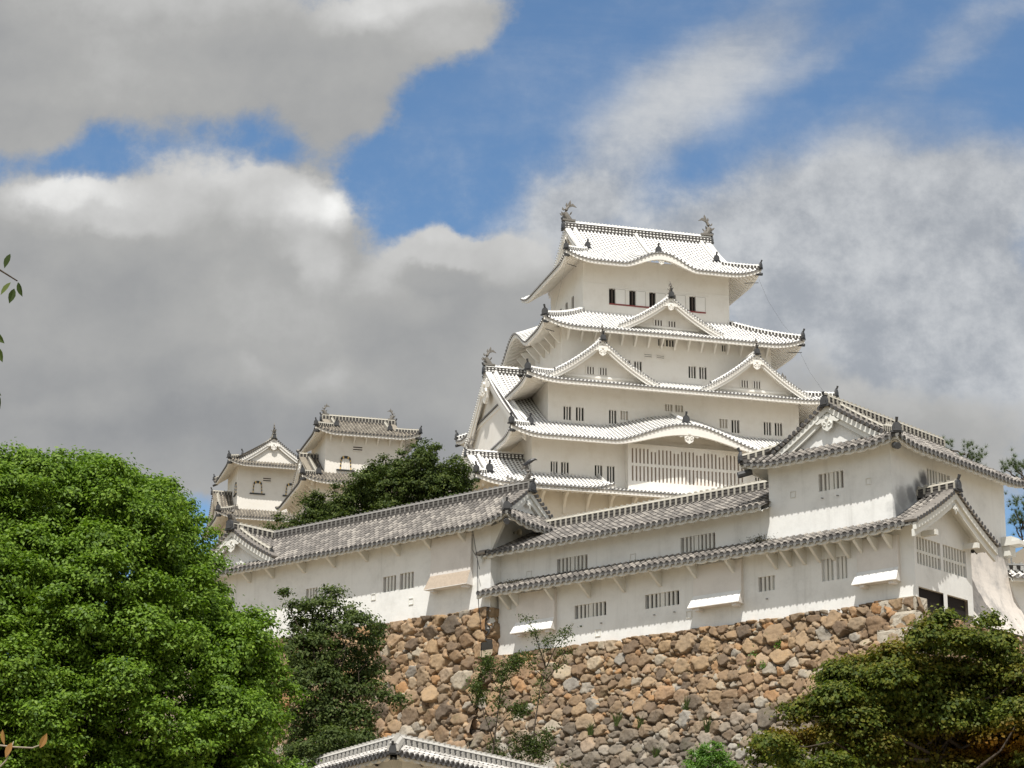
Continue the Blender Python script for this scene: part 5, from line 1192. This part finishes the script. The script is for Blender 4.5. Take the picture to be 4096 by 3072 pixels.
for (x, z) in ((-5.3, 33.3), (-5.0, 33.6), (-4.5, 33.4), (-4.2, 32.9), (-3.4, 32.5), (-3.1, 32.7), (-2.6, 31.9), (-2.2, 31.2), (-6.3, 33.0), (-7.2, 32.7), (-7.8, 32.3), (-8.3, 31.8), (-9.2, 31.0), (-10.0, 30.9), (-11.6, 30.2), (-12.9, 29.2), (-13.3, 28.4), (-1.8, 30.4)): dl.append((x, 121.5 + random.uniform(-1, 1), z - .25, .28, .28, .42))
tree('broadleaf_tree', (-7.5, 122, 21.0), 12, 'dark green spreading tree between the left gallery roof and the keeps', 'tree', dl, L_DARK, .16, 46, 46, .20, .35, upb=.4, flat=.5, droop=.3)
# slim tree before the left stone wall
kl = []
for (x, z, r) in ((-6.35, 16.5, .42), (-6.8, 16.0, .5), (-5.7, 15.9, .42), (-7.5, 16.0, .42), (-8.0, 16.25, .28), (-7.2, 15.3, .7), (-6.3, 15.2, .75), (-5.3, 15.2, .55), (-4.75, 15.4, .32), (-4.9, 14.6, .5), (-6.9, 14.3, .85), (-5.8, 14.1, .85), (-7.6, 14.5, .6), (-4.9, 13.7, .5), (-6.6, 13.2, .9), (-5.6, 13.0, .8), (-4.6, 13.0, .4), (-7.4, 13.3, .7), (-6.3, 12.1, .9), (-5.2, 12.0, .6), (-7.2, 12.0, .8), (-4.0, 12.6, .35), (-6.0, 11.2, .8), (-7.0, 11.0, .8), (-5.0, 11.2, .5)):
    kl.append((x, 78 + random.uniform(-.7, .7), z, r, r, r * .8))
tree('cherry_tree', (-6.2, 78, 7.2), 9, 'slim dull green tree against the left stone wall, right of the huge evergreen', 'tree', kl, L_CHERRY, .135, 100, 34, .17, .16, upb=.3, flat=.5, droop=.5, nb=25)
bl = [(x, 74 + random.uniform(-.8, .8), z, r, r, r * .8) for (x, z, r) in ((-6.6, 10.1, .8), (-5.8, 10.6, .7), (-5.0, 10.2, .7), (-5.5, 9.6, .8), (-4.3, 9.9, .6), (-6.9, 9.3, .8), (-4.2, 9.2, .7), (-3.6, 10.2, .4), (-4.9, 10.9, .4))]
tree('shrub', (-5.4, 74, 7.0), 3.5, 'leafy mid-green bush behind the peak of the bottom tiled wall', 'shrub', bl, L_CHERRY, .12, 80, 44, .16, .08, upb=.4, droop=.3, nb=9)
# maple at right
def mt(P, Hh):
    n = np.sin(P[:, 0] * 1.3 + 1.0) + np.sin(P[:, 1] * 1.7) + np.sin(P[:, 2] * 2.1 + P[:, 0] * .8); low = np.exp(-((P[:, 0] - 13.2) / 1.6) ** 2 - ((P[:, 2] - 9.05) / .42) ** 2) + .6 * np.exp(-((P[:, 0] - 7.6) / .9) ** 2 - ((P[:, 2] - 9.2) / .4) ** 2)
    return np.clip(.34 * np.maximum(0, Hh - .45) + .08 * n - .04 + low * 1.0 + rng.normal(0, .10, len(P)), 0, 1)
ml = []
for (x, z, r) in ((11.7, 12.2, .55), (11.2, 11.7, .6), (12.2, 11.9, .6), (12.6, 12.1, .4), (10.4, 11.3, .7), (9.5, 11.2, .55), (8.9, 11.1, .4), (13.2, 11.7, .7), (14.0, 11.4, .7), (14.6, 11.6, .4), (9.9, 10.6, .8), (11.0, 10.8, .9), (12.2, 10.9, .9), (13.4, 10.7, .9), (14.6, 10.6, .8), (8.8, 10.3, .7), (8.0, 9.9, .55), (9.4, 9.7, .9), (10.6, 9.8, .9), (11.9, 9.8, 1.0), (13.2, 9.6, .9), (14.5, 9.6, .9), (8.4, 9.2, .7), (7.4, 9.15, .6), (6.9, 8.9, .5), (9.7, 8.8, .8), (11.0, 8.7, .8), (12.4, 8.6, .9), (13.8, 8.6, .9), (15, 8.5, .9), (7.3, 8.4, .6), (8.3, 8.3, .6), (10.0, 8.1, .6), (12, 7.8, .7), (13.6, 7.6, .8), (6.4, 8.3, .35), (15.4, 11.0, .6), (15.6, 9.8, .8)):
    for q in range(2): ml.append((x + random.uniform(-.25, .25), 60 + random.uniform(-1.7, 1.7) + (.4 if q else -.4), z - .12 + random.uniform(-.15, .15), r * .85, r * .85, r * .62))
ml += [(random.uniform(9.2, 15.5), 60.6 + random.uniform(-.5, 1.2), random.uniform(7.2, 11.0), .8, .8, .6) for k in range(40)]
tree('maple_tree', (11.6, 60.4, 4.2), 9, 'spreading maple at lower right, dark green with orange tips', 'tree', ml, L_MAPLE, .105, 105, 60, .17, .22, tint=mt, asp=.8, upb=.9, flat=.42, nb=40)
# bright bush at the bottom
sb = [(x, 80 + random.uniform(-.4, .4), z, r, r, r * .8) for (x, z, r) in ((7.2, 11.3, .36), (6.8, 11.0, .42), (7.6, 11.0, .42), (7.2, 10.7, .5), (6.5, 10.6, .4), (7.9, 10.6, .4), (7.3, 10.2, .6))]
tree('shrub', (7.2, 80, 7.8), 3.6, 'small bright green bush at the bottom edge, left of the maple', 'shrub', sb, L_SHRUB, .095, 120, 50, .10, .05, upb=.5, nb=7)
# thin saplings growing in front of the stone wall
def sapling(base, tips, label, nl, group=None, m=None):
    root = empty('sapling', base); tag(root, label, 'sapling', group); b = np.array(base); mb = MB(); C = []
    for (pts, r) in tips:
        P = [np.array(p) - b for p in pts]; P = [P[0]] + [p + rng.normal(size=3) * .03 for p in P[1:]]; mb.tube(P, [r * (1 - .75 * k / (len(P) - 1)) for k in range(len(P))], 6)
        for k in range(nl):
            t = rng.uniform(.45, 1.0) * (len(P) - 1); i = min(int(t), len(P) - 2); q = P[i] + (P[i + 1] - P[i]) * (t - i); C.append(q + rng.normal(size=(16, 3)) * np.array((.14, .14, .09)) + rng.normal(size=3) * .10)
    mb.build('trunk', M_BARK, root, smooth=True); C = np.concatenate(C); leaves('crown', C, nrmz(rng.normal(size=C.shape) + np.array((0, -.2, .9))), .095, m or L_CHERRY, root, .6, None, .4)
sapling((.88, 87.0, 9.5), [([(.88, 87, 9.5), (.95, 87, 13.0), (1.25, 87, 14.6), (1.42, 87, 15.3)], .05), ([(1.42, 87, 15.3), (1.1, 87, 16.4), (.75, 87, 17.3)], .03), ([(1.42, 87, 15.3), (1.9, 87, 16.2), (2.5, 87, 17.1)], .03), ([(1.25, 87, 14.6), (1.9, 87, 15.4), (2.3, 87, 16.3)], .025), ([(1.3, 87, 15.0), (.8, 87, 15.5), (.55, 87, 16.0)], .02), ([(1.42, 87, 15.3), (1.35, 87, 16.0), (1.6, 87, 16.6)], .02)], 'tall thin sapling with sparse leaves rising in front of the first hatch of the gallery', 16)
sapling((-.9, 84.5, 8.6), [([(-.9, 84.5, 8.6), (-.55, 84.5, 12.0), (-.35, 84.5, 14.2), (-.25, 84.5, 15.2)], .045), ([(-.55, 84.5, 12), (-1.1, 84.5, 13.6), (-1.3, 84.5, 14.4)], .025), ([(-.35, 84.5, 14.2), (.1, 84.5, 14.9), (.35, 84.5, 15.3)], .02), ([(-.35, 84.5, 14.0), (-.9, 84.5, 14.8), (-.9, 84.5, 15.2)], .02), ([(-.5, 84.5, 12.6), (.2, 84.5, 13.4), (.5, 84.5, 13.2)], .02)], 'leafy sapling on the stone wall below the joint of the galleries', 46)
sapling((.6, 85.0, 8.6), [([(.6, 85, 8.6), (.45, 85, 11), (.2, 85, 12.6)], .04), ([(.5, 85, 10.2), (1.2, 85, 11.6), (1.5, 85, 12.6)], .03), ([(.5, 85, 9.8), (-.2, 85, 11.2), (-.6, 85, 12.2)], .03), ([(.55, 85, 9.6), (1.6, 85, 10.6), (2.2, 85, 11.2)], .025), ([(.5, 85, 10.6), (.8, 85, 11.8), (.7, 85, 12.4)], .02)], 'bushy low sapling above the right wing of the bottom tiled wall', 52)
# weeds rooted in the joints
def weed(s, z, n, size, label, hang=.5):
    d = 18.4 - z; o = .26 * d + .012 * d * d + .12; x, y = fp(s, -.22 - o); root = empty('wall_plant', (x, y, z)); tag(root, label, 'plant', 'weeds in the stone wall')
    C = rng.normal(size=(n, 3)) * np.array((size * .6, size * .25, size)) + np.array((0, -.05, -size * hang)); leaves('foliage', C, nrmz(rng.normal(size=C.shape) + np.array((0, -.6, .7))), .085, L_SHRUB, root, .7)
weed(-6.55, 16.75, 150, .16, 'largest of the green weed tufts on the stone wall, hanging below the third lower window'); weed(-5.35, 17.2, 80, .12, 'green weed tuft high on the stone wall, up and right of the largest tuft'); weed(-5.95, 16.3, 50, .12, 'faint green weed trailing between the two larger tufts on the stone wall')
def tuft(s, z, h):
    d = 18.4 - z; o = .26 * d + .012 * d * d + .10; x, y = fp(s, -.22 - o); root = empty('grass_tuft', (x, y, z)); mb = MB()
    for k in range(26):
        a = random.uniform(-.5, .5); b = random.uniform(-.35, .05); l = h * random.uniform(.5, 1.1); x0 = random.uniform(-.12, .12)
        p0, p1, p2 = np.array((x0, 0, 0)), np.array((x0 + a * l * .4, b * l * .5, l * .6)), np.array((x0 + a * l * .9, b * l, l * random.uniform(.75, 1.0))); w = np.array((.012, 0, 0))
        i = [mb.v(q) for q in (p0 - w, p0 + w, p1 + w, p1 - w, p2)]; mb.f(i[:4], 0, [(random.random(), 0)] * 4); mb.f([i[3], i[2], i[4]], 0, [(random.random(), 0)] * 3)
    mb.build('blades', L_CHERRY, root); return root
for k, (s, z, h, lab) in enumerate(((-13.2, 14.3, .8, 'tall grass tuft on the stone wall, straight below the second lower window'), (-11.9, 14.1, .7, 'grass tuft in the stone wall under the right end of the second lower window'), (-9.6, 14.5, 1.0, 'upright grass spray on the stone wall under the middle hatch'), (-14.6, 14.0, .7, 'grass tuft on the stone wall at left, under the first lower window'), (-10.6, 12.6, .7, 'lowest grass tuft on the stone wall, left of the bright bush'), (-8.2, 13.6, .8, 'grass tuft low on the stone wall, up and left of the maple'))):
    tag(tuft(s, z, h), lab, 'grass tuft', 'grass tufts in the stone wall')
def roof_weed(s, t, z, n, sx, sz, label, m):
    x, y = fp(s, t); root = empty('roof_plant', (x, y, z), YF); tag(root, label, 'plant', 'weeds growing on the gallery roofs')
    C = rng.normal(size=(n, 3)) * np.array((sx, .12, sz)) + np.array((0, 0, sz)); leaves('foliage', C, nrmz(rng.normal(size=C.shape) + np.array((0, -.4, .8))), .075, m, root, .45)
L_MOSS = leaf_mat('dry_moss', [(.035, .034, .022), (.075, .068, .045), (.13, .115, .08)], .15, .7, spec=.1)
roof_weed(-6.45, -.25, 21.72, 420, .33, .09, 'grey-brown weed mat on the lower gallery roof beside the turret wall', L_MOSS)
roof_weed(-20.3, -.35, 21.62, 260, .30, .06, 'dark weed mat at the left end of the lower gallery roof', L_MOSS)
roof_weed(-13.0, -.1, 21.72, 160, .5, .04, 'thin moss fringe along the top of the lower gallery roof, midway', L_MOSS)
roof_weed(-6.35, 2.3, 24.75, 380, .22, .22, 'dark green plant where the upper gallery ridge meets the turret', L_DARK)
# pines beyond the turret
def pine(base, tips, label):
    root = empty('pine_tree', base); tag(root, label, 'pine tree', 'pines behind the turret'); b = np.array(base); mb = MB(); C = []; D = []
    top = max(t[2] for t in tips); limb(mb, (0, 0, 0), (0, 0, top - b[2] - .8), .16, .05, .02)
    for (x, y, z, r) in tips:
        q = np.array((x, y, z)) - b; limb(mb, (0, 0, q[2] - r * 2.2 - .3), q - np.array((0, 0, r * .9)), .05, .03, .04)
        for k in range(int(13 * max(1, r / .3))):
            ax = np.array((rng.normal(0, .25), rng.normal(0, .25), 1.0)); c0 = q + rng.normal(size=3) * np.array((r * .62, r * .62, r * .6)); d = nrmz(ax * .5 + rng.normal(size=(46, 3)) * .62); C.append(c0 + d * .10); D.append(d)
    mb.build('trunk', M_BARK, root, smooth=True); C = np.concatenate(C); D = np.concatenate(D); n = len(C)
    W = nrmz(np.cross(D, rng.normal(size=(n, 3)))) * .006; Lh = .15; V = np.stack([C - D * Lh - W, C - D * Lh + W, C + D * Lh], 1).reshape(-1, 3)
    me = bpy.data.meshes.new('needles'); me.vertices.add(3 * n); me.vertices.foreach_set('co', V.ravel()); me.loops.add(3 * n); me.loops.foreach_set('vertex_index', np.arange(3 * n)); me.polygons.add(n); me.polygons.foreach_set('loop_start', np.arange(0, 3 * n, 3)); me.polygons.foreach_set('loop_total', np.full(n, 3)); me.update(calc_edges=True)
    uv = me.uv_layers.new(name='UVMap'); uv.data.foreach_set('uv', np.repeat(np.stack([rng.random(n), np.zeros(n)], 1), 3, 0).ravel()); me.materials.append(L_PINE); o = bpy.data.objects.new('crown', me); scene.collection.objects.link(o); o.parent = root
pine((23.6, 112, 19.0), [(22.7, 112, 31.1, .22), (21.95, 112, 31.2, .14), (23.3, 112, 30.4, .25), (23.75, 112, 31.0, .26), (23.9, 112, 30.5, .2), (24.35, 112.1, 30.65, .28), (24.2, 112, 30.2, .22), (22.9, 112, 30.3, .2)], 'pine with several needle tufts showing above the turret roof')
pine((25.6, 108, 18.5), [(25.12, 108, 29.25, .26), (24.75, 108, 28.95, .22), (25.5, 108, 29.0, .3), (25.2, 108, 28.75, .3), (25.9, 108, 28.8, .3)], 'pine with one pointed tuft above the far right roof corner')
pine((26.3, 112, 19.0), [(26.0, 112, 28.0, .35), (26.6, 112, 27.9, .45), (26.2, 112, 27.4, .45), (26.8, 112, 27.3, .5), (26.0, 112, 27.1, .35), (26.6, 112, 26.8, .45)], 'dark pine below the eave at the right edge')
# bare twigs of a nearer tree at the left edge
nt_ = empty('cherry_branch', (-3.6, 12, .1)); tag(nt_, 'leafy twig tips of a near tree poking in at the left edge', 'tree')
mb = MB(); mb.tube([(0, 0, 0), (.05, 0, 2.4), (-.1, 0, 4.2), (.1, 0, 6.2)], [.09, .08, .06, .03], 8)
for pts in ([(-.05, 0, 4.6), (.3, 0, 5.6), (.62, 0, 5.68), (.78, 0, 5.58)], [(-.08, 0, 4.4), (.35, 0, 5.15), (.68, 0, 5.2)], [(-.05, 0, 4.3), (.4, 0, 4.9), (.7, 0, 4.95)]): mb.tube(pts, [.03, .015, .007, .004][:len(pts)], 6)
mb.build('trunk', M_BARK, nt_, smooth=True)
def big_leaves(parent, pts, size, m, name):
    """near leaves with a pointed oval outline, creased along the midrib"""
    mb = MB(); ol = [(0, -.5), (.15, -.30), (.22, -.05), (.17, .2), (0, .52)]
    for (x, y, z, ang, tw) in pts:
        t = np.array((math.sin(ang), 0, -math.cos(ang))); w = np.array((math.cos(ang) * math.cos(tw), -math.sin(tw), math.sin(ang) * math.cos(tw))); n = np.cross(t, w); c = np.array((x, y, z)); u = (random.random(), 0)
        mid = [mb.v(c + t * q * size) for q in (-.5, -.3, -.05, .2, .52)]
        for sg in (-1, 1):
            e = [mid[0]] + [mb.v(c + t * q * size + w * p * sg * size + n * p * .35 * size) for p, q in ol[1:4]] + [mid[4]]
            for k in range(4): mb.f([mid[k], e[k], e[k + 1], mid[k + 1]] if 0 < k < 3 else ([mid[0], e[1], mid[1]] if k == 0 else [mid[3], e[3], mid[4]]), 0, [u] * (4 if 0 < k < 3 else 3))
    return mb.build(name, m, parent)
big_leaves(nt_, [(.715, 0, 5.70, -.3, .3), (.72, -.01, 5.53, -.6, .5), (.755, 0, 5.49, -.25, -.3), (.80, 0, 5.53, .35, .6), (.70, 0, 5.24, .8, .2), (.715, 0, 5.14, .35, .3), (.69, 0, 5.12, -.2, .4), (.725, 0, 4.87, .25, .4), (.70, 0, 4.93, .9, .2)], .092, L_CHERRY, 'crown')
nb_ = empty('dry_branch', (-3.9, 14, .1)); tag(nb_, 'dry twig with a few orange leaves in the bottom left corner', 'branch')
mb = MB(); mb.tube([(0, 0, 0), (.1, 0, 1.6), (.35, 0, 3.0)], [.06, .05, .02], 8); mb.tube([(.32, 0, 2.9), (.66, 0, 3.20), (.80, 0, 3.185), (.92, 0, 3.18), (.97, 0, 3.20)], [.015, .008, .006, .005, .004], 6); mb.tube([(.3, 0, 2.7), (.66, 0, 2.99), (.76, 0, 3.10), (.80, 0, 3.22)], [.012, .007, .005, .003], 6)
mb.build('stem', mat('pale_twig', (.30, .26, .20), .9, .1), nb_, smooth=True)
big_leaves(nb_, [(.69, -.01, 3.235, -.5, .3), (.735, 0, 3.245, .2, .7), (.775, -.01, 3.165, -.35, .2), (.985, 0, 3.225, 2.75, .3), (.66, 0, 3.10, .4, .3)], .10, L_DRY, 'leaves')
